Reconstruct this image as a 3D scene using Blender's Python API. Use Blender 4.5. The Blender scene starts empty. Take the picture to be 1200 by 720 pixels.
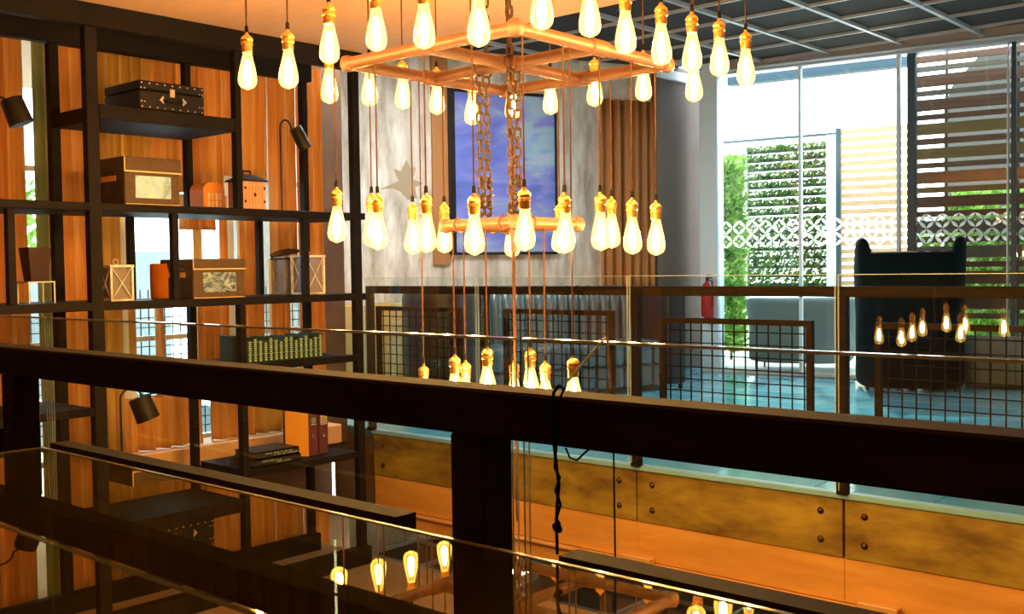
import bpy, bmesh, math, random
import numpy as np
from mathutils import Vector, Matrix
random.seed(4)
C = bpy.context.scene.collection
PI = math.pi
# ------------------------------------------------------------------ camera (eye at the origin, 1.13 m above the upper floor)
FPX, YAW, PITCH, ROLL = 1238.4, -0.72438, -0.036224, -0.0139332
fw = np.array([math.sin(YAW)*math.cos(PITCH), math.cos(YAW)*math.cos(PITCH), math.sin(PITCH)])
_r = np.array([math.cos(YAW), -math.sin(YAW), 0.0]); _u = np.cross(_r, fw)
cr, sr = math.cos(ROLL), math.sin(ROLL)
rt = cr*_r + sr*_u; up = -sr*_r + cr*_u
cam = bpy.data.objects.new('camera', bpy.data.cameras.new('camera')); C.objects.link(cam)
cam.matrix_world = Matrix(((rt[0], up[0], -fw[0], 0), (rt[1], up[1], -fw[1], 0), (rt[2], up[2], -fw[2], 0), (0, 0, 0, 1)))
cam.data.sensor_width = 36; cam.data.lens = 36*FPX/1200; cam.data.clip_start = 0.02; cam.data.clip_end = 200
bpy.context.scene.camera = cam
# ------------------------------------------------------------------ sky, sun, exposure
S = bpy.context.scene
S.view_settings.view_transform = 'Standard'; S.view_settings.look = 'None'
S.view_settings.gamma = 1; S.view_settings.use_curve_mapping = False
S.view_settings.exposure = 1.08
wd = bpy.data.worlds.new('sky'); S.world = wd; wd.use_nodes = True
bg = wd.node_tree.nodes['Background']; bg.inputs[0].default_value = (0.72, 0.88, 1.0, 1); bg.inputs[1].default_value = 4.6
sun = bpy.data.objects.new('sun', bpy.data.lights.new('sun', 'SUN')); C.objects.link(sun)
sun.data.energy = 3.6; sun.data.angle = 0.03; sun.data.color = (1, 0.93, 0.82)
sun.rotation_euler = Vector((-0.42, 0.66, 0.62)).to_track_quat('Z', 'Y').to_euler()
BULB = 230.0      # radiance of a glowing filament
CY = S.cycles if hasattr(S, 'cycles') else None
if CY:
    CY.max_bounces = 14; CY.transparent_max_bounces = 32; CY.sample_clamp_indirect = 6.0
FZ = -1.13        # upper floor level

# ------------------------------------------------------------------ helpers
def hit(x, y, ax, v):
    d = fw + rt*(x-600)/FPX - up*(y-360)/FPX
    return d*(v/d[ax])
class MB:
    def __init__(s): s.bm = bmesh.new()
    def box(s, x0, x1, y0, y1, z0, z1, bev=0, seg=1, M=None):
        vs = [s.bm.verts.new((x, y, z)) for x in (x0, x1) for y in (y0, y1) for z in (z0, z1)]
        fs = [s.bm.faces.new([vs[i] for i in f]) for f in ((0,1,3,2),(4,6,7,5),(0,4,5,1),(2,3,7,6),(0,2,6,4),(1,5,7,3))]
        if bev:
            es = list({e for f in fs for e in f.edges})
            g = bmesh.ops.bevel(s.bm, geom=es, offset=bev, segments=seg, affect='EDGES', profile=0.6)
            if M is not None:
                vv = {v for f in g['faces'] for v in f.verts} | {v for v in vs if v.is_valid}
                for f in list(s.bm.faces):
                    if any(v in vv for v in f.verts): vv |= set(f.verts)
                for v in vv: v.co = M @ v.co
        elif M is not None:
            for v in vs: v.co = M @ v.co
        return s
    def tube(s, pts, r, n=8, cap=True):
        pts = [Vector(p) for p in pts]; rings = []
        rr = r if isinstance(r, (list, tuple)) else [r]*len(pts)
        pa = None
        for i, p in enumerate(pts):
            t = (pts[min(i+1, len(pts)-1)] - pts[max(i-1, 0)]).normalized()
            if pa is None: a = t.orthogonal().normalized()
            else: a = (pa - t*pa.dot(t)).normalized()
            pa = a; b = t.cross(a)
            rings.append([s.bm.verts.new(p + (a*math.cos(2*PI*k/n) + b*math.sin(2*PI*k/n))*rr[i]) for k in range(n)])
        for A, B in zip(rings, rings[1:]):
            for k in range(n): s.bm.faces.new((A[k], A[(k+1)%n], B[(k+1)%n], B[k]))
        if cap: s.bm.faces.new(rings[0][::-1]); s.bm.faces.new(rings[-1])
        return s
    def ring(s, c, R, r, ax, n=14, m=6, sx=1, stretch=0):
        c = Vector(c); q = Vector(ax).normalized().to_track_quat('Z', 'Y')
        vs = []
        for i in range(n):
            a = 2*PI*i/n; row = []
            for j in range(m):
                b = 2*PI*j/m
                v = Vector(((R+r*math.cos(b))*math.cos(a)*sx, (R+r*math.cos(b))*math.sin(a), r*math.sin(b)))
                v.y += stretch*(1 if math.sin(a) > 0.01 else -1 if math.sin(a) < -0.01 else 0)
                row.append(s.bm.verts.new(c + q @ v))
            vs.append(row)
        for i in range(n):
            for j in range(m): s.bm.faces.new((vs[i][j], vs[(i+1)%n][j], vs[(i+1)%n][(j+1)%m], vs[i][(j+1)%m]))
        return s
    def lathe(s, prof, n=14, c=(0, 0, 0)):
        c = Vector(c); rings = []
        for r, z in prof:
            if r < 1e-5: rings.append([s.bm.verts.new(c + Vector((0, 0, z)))])
            else: rings.append([s.bm.verts.new(c + Vector((r*math.cos(2*PI*k/n), r*math.sin(2*PI*k/n), z))) for k in range(n)])
        for A, B in zip(rings, rings[1:]):
            for k in range(n):
                f = [A[k % len(A)]] + ([A[(k+1)%n]] if len(A) > 1 else []) + ([B[(k+1)%n]] if len(B) > 1 else []) + [B[k % len(B)]]
                if len(set(f)) > 2: s.bm.faces.new(f)
        return s
    def poly(s, pts, th, d):
        d = Vector(d).normalized()*th; A = [s.bm.verts.new(Vector(p)) for p in pts]; B = [s.bm.verts.new(Vector(p)+d) for p in pts]
        s.bm.faces.new(A); s.bm.faces.new(B[::-1]); n = len(A)
        for i in range(n): s.bm.faces.new((A[i], B[i], B[(i+1)%n], A[(i+1)%n]))
        return s
    def grid(s, fn, nu, nv):
        vs = [[s.bm.verts.new(fn(i/nu, j/nv)) for j in range(nv+1)] for i in range(nu+1)]
        for i in range(nu):
            for j in range(nv): s.bm.faces.new((vs[i][j], vs[i+1][j], vs[i+1][j+1], vs[i][j+1]))
        return s
    def build(s, name, mat, parent=None, smooth=False, flip=False):
        bmesh.ops.recalc_face_normals(s.bm, faces=s.bm.faces)
        me = bpy.data.meshes.new(name); s.bm.to_mesh(me); s.bm.free()
        me.materials.append(mat)
        if smooth:
            me.polygons.foreach_set('use_smooth', [True]*len(me.polygons))
            try: me.set_sharp_from_angle(angle=math.radians(42))
            except Exception: pass
        o = bpy.data.objects.new(name, me); C.objects.link(o)
        if parent: o.parent = parent
        return o
def tag(o, label=None, cat=None, group=None, kind=None):
    if label: o['label'] = label
    if cat: o['category'] = cat
    if group: o['group'] = group
    if kind: o['kind'] = kind
    return o
def empty(name, loc, rz=0, label=None, cat=None, group=None, kind=None):
    o = bpy.data.objects.new(name, None); C.objects.link(o); o.location = loc; o.rotation_euler = (0, 0, rz); o.empty_display_size = 0.1
    return tag(o, label, cat, group, kind)
def copy_obj(o, parent=None):
    c = o.copy(); C.objects.link(c)
    c.parent = parent
    return c
def copy_tree(o, parent=None):
    c = copy_obj(o, parent)
    for ch in list(o.children): copy_tree(ch, c)
    return c
def solid(o, th, off=0):
    m = o.modifiers.new('thickness', 'SOLIDIFY'); m.thickness = th; m.offset = off; return o
def subsurf(o, n=1):
    m = o.modifiers.new('smooth', 'SUBSURF'); m.levels = n; m.render_levels = n; return o

# ------------------------------------------------------------------ materials
def newmat(name):
    m = bpy.data.materials.new(name); m.use_nodes = True
    nt = m.node_tree; return m, nt, nt.nodes, nt.links
def pm(name, col, rough=0.5, metal=0.0, var=0.0, col2=None, scale=6.0, stretch=(1, 1, 1), bump=0.0, bscale=30, spec=0.5, coat=0.0, emit=None, detail=4, coords='Object'):
    m, nt, N, L = newmat(name); b = N['Principled BSDF']
    b.inputs['Base Color'].default_value = (*col, 1); b.inputs['Roughness'].default_value = rough; b.inputs['Metallic'].default_value = metal
    b.inputs['Specular IOR Level'].default_value = spec; b.inputs['Coat Weight'].default_value = coat
    if emit: b.inputs['Emission Color'].default_value = (*emit[0], 1); b.inputs['Emission Strength'].default_value = emit[1]
    if col2 or bump:
        tc = N.new('ShaderNodeTexCoord'); mp = N.new('ShaderNodeMapping'); mp.inputs['Scale'].default_value = stretch
        L.new(tc.outputs[coords], mp.inputs[0])
    if col2:
        nz = N.new('ShaderNodeTexNoise'); nz.inputs['Scale'].default_value = scale; nz.inputs['Detail'].default_value = detail; nz.inputs['Roughness'].default_value = 0.62
        L.new(mp.outputs[0], nz.inputs[0])
        cr_ = N.new('ShaderNodeValToRGB'); cr_.color_ramp.elements[0].position = 0.36; cr_.color_ramp.elements[1].position = 0.66
        cr_.color_ramp.elements[0].color = (*col, 1); cr_.color_ramp.elements[1].color = (*col2, 1)
        L.new(nz.outputs[0], cr_.inputs[0]); L.new(cr_.outputs[0], b.inputs['Base Color'])
    if bump:
        n2 = N.new('ShaderNodeTexNoise'); n2.inputs['Scale'].default_value = bscale; n2.inputs['Detail'].default_value = 5
        L.new(mp.outputs[0], n2.inputs[0]); bp = N.new('ShaderNodeBump'); bp.inputs['Strength'].default_value = bump; bp.inputs['Distance'].default_value = 0.01
        L.new(n2.outputs[0], bp.inputs['Height']); L.new(bp.outputs[0], b.inputs['Normal'])
    return m
def glassmat(name, tint=(0.93, 0.97, 0.95), ior=1.5, boost=1.0, rough=0.0, col=(1, 1, 1)):
    m, nt, N, L = newmat(name); N.remove(N['Principled BSDF']); out = N['Material Output']
    tr = N.new('ShaderNodeBsdfTransparent'); tr.inputs[0].default_value = (*tint, 1)
    gl = N.new('ShaderNodeBsdfGlossy'); gl.inputs[0].default_value = (*col, 1); gl.inputs['Roughness'].default_value = rough
    lw = N.new('ShaderNodeLayerWeight'); lw.inputs[0].default_value = 0.5; mx = N.new('ShaderNodeMixShader')
    pw = N.new('ShaderNodeMath'); pw.operation = 'POWER'; pw.inputs[1].default_value = 5; L.new(lw.outputs['Facing'], pw.inputs[0])
    f0 = ((ior-1)/(ior+1))**2          # Schlick, the same from both sides of the pane
    mm = N.new('ShaderNodeMath'); mm.operation = 'MULTIPLY_ADD'; mm.use_clamp = True; mm.inputs[1].default_value = (1-f0)*boost; mm.inputs[2].default_value = f0*boost
    L.new(pw.outputs[0], mm.inputs[0]); L.new(mm.outputs[0], mx.inputs[0])
    L.new(tr.outputs[0], mx.inputs[1]); L.new(gl.outputs[0], mx.inputs[2]); L.new(mx.outputs[0], out.inputs[0])
    return m
def dust_haze(m, col, amount):
    nt = m.node_tree; N = nt.nodes; L = nt.links; out = N['Material Output']; src = out.inputs[0].links[0].from_socket
    tc = N.new('ShaderNodeTexCoord'); nz = N.new('ShaderNodeTexNoise'); nz.inputs['Scale'].default_value = 5; nz.inputs['Detail'].default_value = 8; L.new(tc.outputs['Object'], nz.inputs[0])
    mm = N.new('ShaderNodeMath'); mm.operation = 'MULTIPLY'; mm.inputs[1].default_value = amount*2; L.new(nz.outputs[0], mm.inputs[0])
    d = N.new('ShaderNodeBsdfDiffuse'); d.inputs[0].default_value = (*col, 1); mx = N.new('ShaderNodeMixShader')
    L.new(mm.outputs[0], mx.inputs[0]); L.new(src, mx.inputs[1]); L.new(d.outputs[0], mx.inputs[2]); L.new(mx.outputs[0], out.inputs[0]); return m
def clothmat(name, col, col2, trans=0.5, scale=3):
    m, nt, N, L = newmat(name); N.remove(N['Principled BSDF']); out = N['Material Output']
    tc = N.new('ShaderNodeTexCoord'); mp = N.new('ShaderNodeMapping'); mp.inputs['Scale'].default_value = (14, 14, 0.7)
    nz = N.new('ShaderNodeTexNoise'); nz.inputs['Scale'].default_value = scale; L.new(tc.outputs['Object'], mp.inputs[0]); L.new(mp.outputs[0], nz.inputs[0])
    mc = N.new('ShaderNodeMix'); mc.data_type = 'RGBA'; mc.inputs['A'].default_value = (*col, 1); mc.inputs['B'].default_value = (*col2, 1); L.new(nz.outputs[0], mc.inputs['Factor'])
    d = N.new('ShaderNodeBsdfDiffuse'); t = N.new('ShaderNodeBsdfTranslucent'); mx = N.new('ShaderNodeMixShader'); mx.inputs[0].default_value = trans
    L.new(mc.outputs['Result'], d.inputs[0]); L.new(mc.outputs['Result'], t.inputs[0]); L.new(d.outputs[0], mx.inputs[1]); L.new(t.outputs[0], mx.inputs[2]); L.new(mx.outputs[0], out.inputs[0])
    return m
def bulbglass():
    m, nt, N, L = newmat('bulb glass'); N.remove(N['Principled BSDF']); out = N['Material Output']
    tr = N.new('ShaderNodeBsdfTransparent'); tr.inputs[0].default_value = (1, 0.86, 0.55, 1)
    gl = N.new('ShaderNodeBsdfGlossy'); gl.inputs['Roughness'].default_value = 0.03
    lw = N.new('ShaderNodeLayerWeight'); lw.inputs[0].default_value = 0.35
    mx = N.new('ShaderNodeMixShader'); L.new(lw.outputs['Fresnel'], mx.inputs[0]); L.new(tr.outputs[0], mx.inputs[1]); L.new(gl.outputs[0], mx.inputs[2])
    em = N.new('ShaderNodeEmission'); em.inputs[0].default_value = (1, 0.56, 0.12, 1); em.inputs[1].default_value = 0.75
    ad = N.new('ShaderNodeAddShader'); L.new(mx.outputs[0], ad.inputs[0]); L.new(em.outputs[0], ad.inputs[1]); L.new(ad.outputs[0], out.inputs[0])
    return m
def emitmat(name, col, s):
    m, nt, N, L = newmat(name); N.remove(N['Principled BSDF']); e = N.new('ShaderNodeEmission'); e.inputs[0].default_value = (*col, 1); e.inputs[1].default_value = s
    L.new(e.outputs[0], N['Material Output'].inputs[0]); return m
M = {}
M['black'] = pm('black painted steel', (0.012, 0.010, 0.010), 0.5, col2=(0.018, 0.016, 0.014), scale=9, spec=0.3)
M['rail'] = pm('dark brown painted rail', (0.016, 0.010, 0.007), 0.75, col2=(0.028, 0.015, 0.009), scale=12, stretch=(0.5, 4, 4), spec=0.10)
M['shelf'] = pm('black brown shelf steel', (0.008, 0.007, 0.007), 0.6, col2=(0.013, 0.010, 0.010), scale=5, spec=0.10)
M['fglass'] = glassmat('railing glass', (0.93, 0.965, 0.955))
M['edge'] = pm('polished glass edge', (0.62, 0.80, 0.76), 0.12, spec=0.9, coat=0.6)
M['table'] = glassmat('counter glass', (0.42, 0.37, 0.22), 1.75, 1.25, col=(1, 0.90, 0.66))
dust_haze(M['table'], (0.55, 0.48, 0.16), 0.022)  # faint olive dust doubling as a painted haze on the glass
M['tedge'] = pm('counter glass edge', (0.35, 0.36, 0.18), 0.15, coat=0.5)
M['wire'] = pm('black wire', (0.007, 0.006, 0.006), 0.7, spec=0.1)
M['brassplate'] = pm('aged brass plate', (0.56, 0.40, 0.07), 0.45, 0.30, col2=(0.20, 0.12, 0.03), scale=4.2, stretch=(0.6, 1, 1.6), bump=0.12, bscale=14, detail=9)
M['bolt'] = pm('dark bolt', (0.10, 0.055, 0.03), 0.35, 0.8)
M['beam'] = pm('orange timber beam', (0.80, 0.42, 0.11), 0.55, col2=(0.66, 0.32, 0.07), scale=4, stretch=(0.5, 1, 3), bump=0.08)
M['beamlight'] = pm('pale timber ledge', (0.72, 0.42, 0.17), 0.5)
M['soffit'] = pm('orange plaster soffit', (0.92, 0.60, 0.36), 0.75, col2=(0.88, 0.55, 0.32), scale=3, stretch=(1, 6, 1))
M['brown'] = pm('dark brown wall', (0.17, 0.095, 0.045), 0.7, col2=(0.11, 0.06, 0.03), scale=3)
M['concrete'] = pm('whitewashed concrete', (0.84, 0.82, 0.76), 0.85, col2=(0.38, 0.34, 0.27), scale=3.4, stretch=(2.2, 1, 0.55), bump=0.15, bscale=20, detail=8)
M['greywall'] = pm('warm grey wall paint', (0.14, 0.100, 0.075), 0.8, col2=(0.12, 0.085, 0.062), scale=2)
M['column'] = pm('pale blue white column', (0.74, 0.90, 0.99), 0.5)
M['whiteframe'] = pm('white window frame', (0.80, 0.85, 0.87), 0.4)
M['darkframe'] = pm('dark blue window frame', (0.035, 0.075, 0.10), 0.45)
M['curtain'] = clothmat('orange curtain', (1.0, 0.66, 0.27), (0.64, 0.28, 0.075), 0.44)  # darker second colour streaks the cloth to imitate shade in the folds
M['curtain2'] = clothmat('ochre curtain', (0.95, 0.68, 0.26), (0.58, 0.32, 0.09), 0.44)  # fold shade painted into the ochre cloth as darker streaks too
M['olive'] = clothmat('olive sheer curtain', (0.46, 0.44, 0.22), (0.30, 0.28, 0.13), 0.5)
M['browncurtain'] = clothmat('brown curtain', (0.62, 0.31, 0.13), (0.42, 0.20, 0.08), 0.15)
M['tile'] = pm('glossy floor tile', (0.10, 0.66, 1.0), 0.15, col2=(0.32, 0.80, 0.98), scale=1.5, coat=0.5, spec=0.7)
M['grout'] = pm('floor grout', (0.10, 0.16, 0.18), 0.8)
M['slabedge'] = pm('pale slab edging', (0.28, 0.55, 0.74), 0.3)
M['lowerfloor'] = pm('dark wooden lower floor', (0.26, 0.13, 0.05), 0.4, col2=(0.16, 0.075, 0.03), scale=3, stretch=(1, 8, 1))
M['panel'] = pm('dark ceiling panel', (0.028, 0.020, 0.020), 0.8, col2=(0.015, 0.012, 0.012), scale=3, stretch=(8, 1, 1))
M['tbar'] = pm('grey ceiling bar', (0.50, 0.50, 0.52), 0.35, 0.2)
M['brass'] = pm('warm brass socket', (0.80, 0.45, 0.14), 0.28, 0.85, bump=0.05)
M['pipe'] = pm('copper brown pipe', (0.13, 0.055, 0.030), 0.5, 0.1, col2=(0.085, 0.036, 0.020), scale=8, bump=0.06)
M['chain'] = pm('rusty chain', (0.045, 0.022, 0.014), 0.6, 0.1)
M['cord'] = pm('brown cloth cord', (0.055, 0.024, 0.013), 0.8, spec=0.1)
M['bulb'] = bulbglass()
M['fil'] = emitmat('glowing filament', (1, 0.60, 0.24), BULB)
M['leather'] = pm('blue black leather', (0.10, 0.145, 0.165), 0.27, bump=0.10, bscale=60, coat=0.15)
M['darkleather'] = pm('black leather', (0.018, 0.014, 0.014), 0.4)
M['teal'] = pm('dark teal velvet', (0.002, 0.008, 0.009), 0.8, spec=0.1)
M['greyrattan'] = pm('grey woven rattan', (0.16, 0.22, 0.25), 0.7, bump=0.3, bscale=90)
M['stone'] = pm('pale planter panel', (0.42, 0.46, 0.45), 0.7, col2=(0.33, 0.37, 0.36), scale=4)
M['deck'] = pm('pale deck', (0.72, 0.70, 0.66), 0.7)
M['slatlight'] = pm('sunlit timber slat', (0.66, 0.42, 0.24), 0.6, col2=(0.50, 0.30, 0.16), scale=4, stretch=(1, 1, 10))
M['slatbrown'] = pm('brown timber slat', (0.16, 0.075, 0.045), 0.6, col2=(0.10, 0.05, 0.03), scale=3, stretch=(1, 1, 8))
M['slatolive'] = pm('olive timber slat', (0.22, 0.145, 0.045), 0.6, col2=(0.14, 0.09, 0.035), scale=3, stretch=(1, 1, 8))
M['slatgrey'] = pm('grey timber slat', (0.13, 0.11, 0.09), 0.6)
M['building'] = pm('grey building wall', (0.055, 0.052, 0.048), 0.8)
M['eave'] = pm('steel blue eave', (0.02, 0.055, 0.085), 0.6)
def leafmat(name, a, b):
    m, nt, N, L = newmat(name); N.remove(N['Principled BSDF'])
    oi = N.new('ShaderNodeTexCoord'); nz = N.new('ShaderNodeTexNoise'); nz.inputs['Scale'].default_value = 9
    L.new(oi.outputs['Object'], nz.inputs[0]); rp = N.new('ShaderNodeValToRGB'); rp.color_ramp.elements[0].position = .35; rp.color_ramp.elements[1].position = .65
    rp.color_ramp.elements[0].color = (*a, 1); rp.color_ramp.elements[1].color = (*b, 1); L.new(nz.outputs[0], rp.inputs[0])
    d = N.new('ShaderNodeBsdfDiffuse'); t = N.new('ShaderNodeBsdfTranslucent'); mx = N.new('ShaderNodeMixShader'); mx.inputs[0].default_value = 0.45
    L.new(rp.outputs[0], d.inputs[0]); L.new(rp.outputs[0], t.inputs[0]); L.new(d.outputs[0], mx.inputs[1]); L.new(t.outputs[0], mx.inputs[2]); L.new(mx.outputs[0], N['Material Output'].inputs[0]); return m
M['leaf'] = leafmat('green leaves', (0.03, 0.10, 0.03), (0.20, 0.36, 0.08))
M['leafbright'] = leafmat('bright green leaves', (0.09, 0.26, 0.04), (0.36, 0.56, 0.13))
M['trough'] = pm('dark planting trough', (0.05, 0.07, 0.08), 0.6)
M['film'] = clothmat('white frosted film', (0.9, 0.92, 0.94), (0.88, 0.9, 0.92), 0.75)
M['red'] = pm('red cylinder paint', (0.55, 0.03, 0.03), 0.3)
M['boxbrown'] = pm('brown linen box', (0.105, 0.070, 0.038), 0.85, col2=(0.080, 0.052, 0.028), scale=30, bump=0.1)
M['boxdark'] = pm('dark brown box side', (0.05, 0.03, 0.025), 0.8)
M['trim'] = pm('cream piping', (0.80, 0.58, 0.36), 0.6)
M['whitewood'] = pm('distressed white wood', (0.86, 0.86, 0.84), 0.6, col2=(0.42, 0.37, 0.31), scale=20)
M['greypane'] = pm('smoky lantern pane', (0.22, 0.20, 0.19), 0.25)
M['pink'] = pm('salmon painted wood', (0.72, 0.36, 0.22), 0.6, col2=(0.62, 0.29, 0.17), scale=8)
M['orangewood'] = pm('orange lantern wood', (0.75, 0.30, 0.05), 0.55)
M['maroon'] = pm('maroon binder cloth', (0.10, 0.022, 0.03), 0.6)
M['yellow'] = pm('orange yellow card', (0.85, 0.40, 0.05), 0.6)
M['gold'] = pm('pale gold lettering', (0.42, 0.58, 0.36), 0.4)
M['bookgreen'] = pm('dark green book cloth', (0.012, 0.045, 0.030), 0.5)
M['bookblack'] = pm('black book cover', (0.018, 0.016, 0.018), 0.4)
M['bookbrown'] = pm('dark red page edges', (0.10, 0.035, 0.03), 0.6)
M['paper'] = pm('cream pages', (0.70, 0.62, 0.45), 0.8)
M['pot'] = pm('dark maroon pot', (0.030, 0.011, 0.012), 0.45, spec=.2)
M['acrylic'] = glassmat('clear acrylic', (0.92, 0.93, 0.88), 1.45)
M['case'] = pm('black leather case', (0.010, 0.009, 0.009), 0.45, bump=0.1, spec=.2)
M['stud'] = pm('nickel stud', (0.85, 0.78, 0.66), 0.25, 0.9)
M['vase'] = clothmat('orange paper', (0.95, 0.36, 0.05), (0.80, 0.26, 0.03), 0.5)
M['ochre'] = pm('shade-toned ochre', (0.62, 0.40, 0.13), 0.6, col2=(0.50, 0.30, 0.09), scale=3)  # ochre tone stands for warm shade on the wall
M['sill'] = pm('light timber sill', (0.78, 0.46, 0.20), 0.45)
def artmat(name, stops, scale, dist=2.0, stretch=(1, 1, 1), rough=0.35):
    m, nt, N, L = newmat(name); b = N['Principled BSDF']; b.inputs['Roughness'].default_value = rough
    tc = N.new('ShaderNodeTexCoord'); mp = N.new('ShaderNodeMapping'); mp.inputs['Scale'].default_value = stretch; L.new(tc.outputs['Object'], mp.inputs[0])
    nz = N.new('ShaderNodeTexNoise'); nz.inputs['Scale'].default_value = scale; nz.inputs['Detail'].default_value = 7; nz.inputs['Distortion'].default_value = dist; L.new(mp.outputs[0], nz.inputs[0])
    rp = N.new('ShaderNodeValToRGB'); e = rp.color_ramp.elements
    while len(e) < len(stops): e.new(0.5)
    for k, (p, c) in enumerate(stops): e[k].position = p; e[k].color = (*c, 1)
    L.new(nz.outputs[0], rp.inputs[0]); L.new(rp.outputs[0], b.inputs['Base Color']); return m
M['art'] = artmat('blue violet painting', [(0.30, (0.08, 0.14, 0.42)), (0.45, (0.16, 0.22, 0.75)), (0.56, (0.28, 0.32, 0.80)), (0.64, (0.36, 0.58, 0.74)), (0.8, (0.60, 0.52, 0.82))], 1.7, 1.0, (0.7, 1, 1.6))
M['swirl'] = artmat('swirled label print', [(0.38, (0.01, 0.02, 0.03)), (0.46, (0.34, 0.46, 0.56)), (0.50, (0.02, 0.05, 0.08)), (0.60, (0.42, 0.56, 0.62)), (0.70, (0.02, 0.08, 0.07))], 6, 2.0)
M['pale'] = artmat('pale label', [(0.32, (0.28, 0.40, 0.50)), (0.42, (0.36, 0.68, 1.0)), (0.70, (0.60, 0.82, 1.0))], 14, 1.0)

# ================================================================== THE SETTING
# ---- upper floor of the far side
fl = MB().box(-9.5, 4, 4.99, 9.6, FZ-0.30, FZ-0.012).box(-9.5, 4, 9.6, 12.2, FZ-0.30, FZ-0.012).build('floor', M['grout']); tag(fl, kind='structure')
tb = MB().box(-0.295, 0.295, -0.295, 0.295, -0.012, 0, 0.002); t0 = tb.build('tile', M['tile'], fl); t0.location = (-5.7, 5.29, FZ); first = True
for i in range(13):
    for j in range(8):
        if first: first = False; continue
        c = copy_obj(t0, fl); c.location = (-5.7+0.6*i, 5.29+0.6*j, FZ)
far_big = MB().box(-9.5, -6.0, 4.99, 10.4, FZ-0.012, FZ).build('tile_field', M['tile'], fl)
se = MB().box(-5.72, 4, 4.93, 4.99, FZ-0.026, FZ+0.004, 0.004).build('trim_1', M['slabedge']); tag(se, kind='structure')
# ---- wall below the slab: brass plates, orange timber
wl = MB().box(-6.2, 4, 4.985, 5.2, -4.0, -1.19).build('wall_far_lower', M['brown']); tag(wl, kind='structure')
xs = [-5.72, -4.595, -3.449, -2.213, -0.977, 0.26, 1.5]
PZ0, PZ1 = -1.452, -1.158
for i in range(6):
    a, b = xs[i]+0.006, xs[i+1]-0.006
    p = MB().box(a, b, 4.948, 4.984, PZ0, PZ1, 0.003).build('brass_plate', M['brassplate'], wl)
    for bx in (a+0.10, b-0.115):
        for bz in (PZ0+0.075, PZ1-0.075):
            MB().lathe([(0, .014), (.008, .012), (.015, .006), (.019, 0), (.019, -.002)], 10).build('bolt', M['bolt'], p, True).matrix_local = Matrix.Translation((bx, 4.948, bz)) @ Matrix.Rotation(PI/2, 4, 'X')
xo = [-5.72, -3.449, -2.213, -0.2, 1.5]
for i in range(4):
    MB().box(xo[i]+.001, xo[i+1]-.001, 4.958, 4.984, -1.675, PZ0-0.004, 0.002).build('timber_panel', M['beam'], wl)
MB().box(-5.72, 1.5, 4.93, 4.984, -1.70, -1.68, 0.004).build('ledge', M['beamlight'], wl)
MB().box(-5.72, 1.5, 4.962, 4.984, -2.25, -1.71).build('timber_panel', M['beam'], wl)
for bx in (-3.42, -2.02):
    MB().box(bx-0.10, bx+0.10, 4.88, 4.94, -1.678, -1.635, 0.006).build('ledge_block', M['beamlight'], wl)
# ---- lower storey
lf = MB().box(-7, 4, -4.5, 5.2, -4.1, -4.0).build('floor_lower', M['lowerfloor']); tag(lf, kind='structure')
lw = MB().box(-6.4, -6.25, -4.5, 5.0, -4.0, -1.19).build('wall_left_lower', M['brown']); tag(lw, kind='structure')
ns = MB().box(-6.2, 4, -4.5, 0.68, FZ-0.30, FZ).build('floor_near', M['lowerfloor']); tag(ns, kind='structure')
nw = MB().box(-6.2, 4, 0.6, 0.66, -4.0, FZ-0.30).build('wall_near_lower', M['brown']); tag(nw, kind='structure')
bw = MB().box(-6.4, 4, -4.6, -4.5, -4.0, 2.3).build('wall_back', M['brown']); tag(bw, kind='structure')
rw = MB().box(4, 4.1, -4.6, 12.2, -4.0, 2.3).build('wall_right', M['brown']); tag(rw, kind='structure')
# ---- ceilings
so = MB().box(-7.6, 4, -4.5, 4.42, 1.335, 1.42).build('ceiling_soffit', M['soffit']); tag(so, kind='structure')
MB().box(-7.6, 4, 4.36, 4.42, 1.42, 2.14).build('fascia', M['soffit'], so)
CZ = 2.08
ce = MB().poly([(-10, 4.42, CZ+.06), (4, 4.42, CZ+.06), (4, 11.29, CZ+.06), (-10, 9.23, CZ+.06)], .08, (0, 0, 1)).build('ceiling', M['panel']); tag(ce, kind='structure')
pn = MB().box(-0.33, 0.33, -0.29, 0.29, CZ+0.02, CZ+0.035, 0.004); p0 = pn.build('ceiling_panel', M['panel'], ce); first = True
for i in range(10):
    for j in range(10):
        if 4.75+.60*j+.3 > 9.84+.1477*(-6.98+.685*i-.34+5.85): continue
        o = p0 if first else copy_obj(p0, ce); first = False
        o.location = (-6.98+0.685*i, 4.75+0.60*j, 0)
for i in range(11):
    MB().box(-7.322+0.685*i-.018, -7.322+0.685*i+.018, 4.43, 9.80+.1477*(-7.322+.685*i+5.85), CZ-0.012, CZ+0.02).build('ceiling_bar', M['tbar'], ce)
for j in range(11):
    MB().box(max(-7.5, -5.85+(4.45+.6*j-9.78)/.1477), 3, 4.45+.6*j-.011, 4.45+.6*j+.011, CZ-0.006, CZ+0.019).build('ceiling_bar', M['tbar'], ce)
for i, (x, y) in enumerate(((-5.7, 5.3), (-5.9, 6.4))):  # unseen fill lights added to brighten the concrete wall
    cl_ = empty('fill_light', (x, y, CZ-.02), 0, ('added square fill light nearer to the far railing', 'added square fill light nearer to the concrete wall')[i], 'lamp', 'added fill lights of the far room')
    MB().box(-.26, .26, -.26, -.23, -.03, .03).box(-.26, .26, .23, .26, -.03, .03).box(-.26, -.23, -.23, .23, -.03, .03).box(.23, .26, -.23, .23, -.03, .03).build('frame', M['tbar'], cl_)
    MB().box(-.23, .23, -.23, .23, -.012, -.004).build('diffuser', emitmat('white diffuser', (1, .97, .92), 34.0), cl_)
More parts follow.
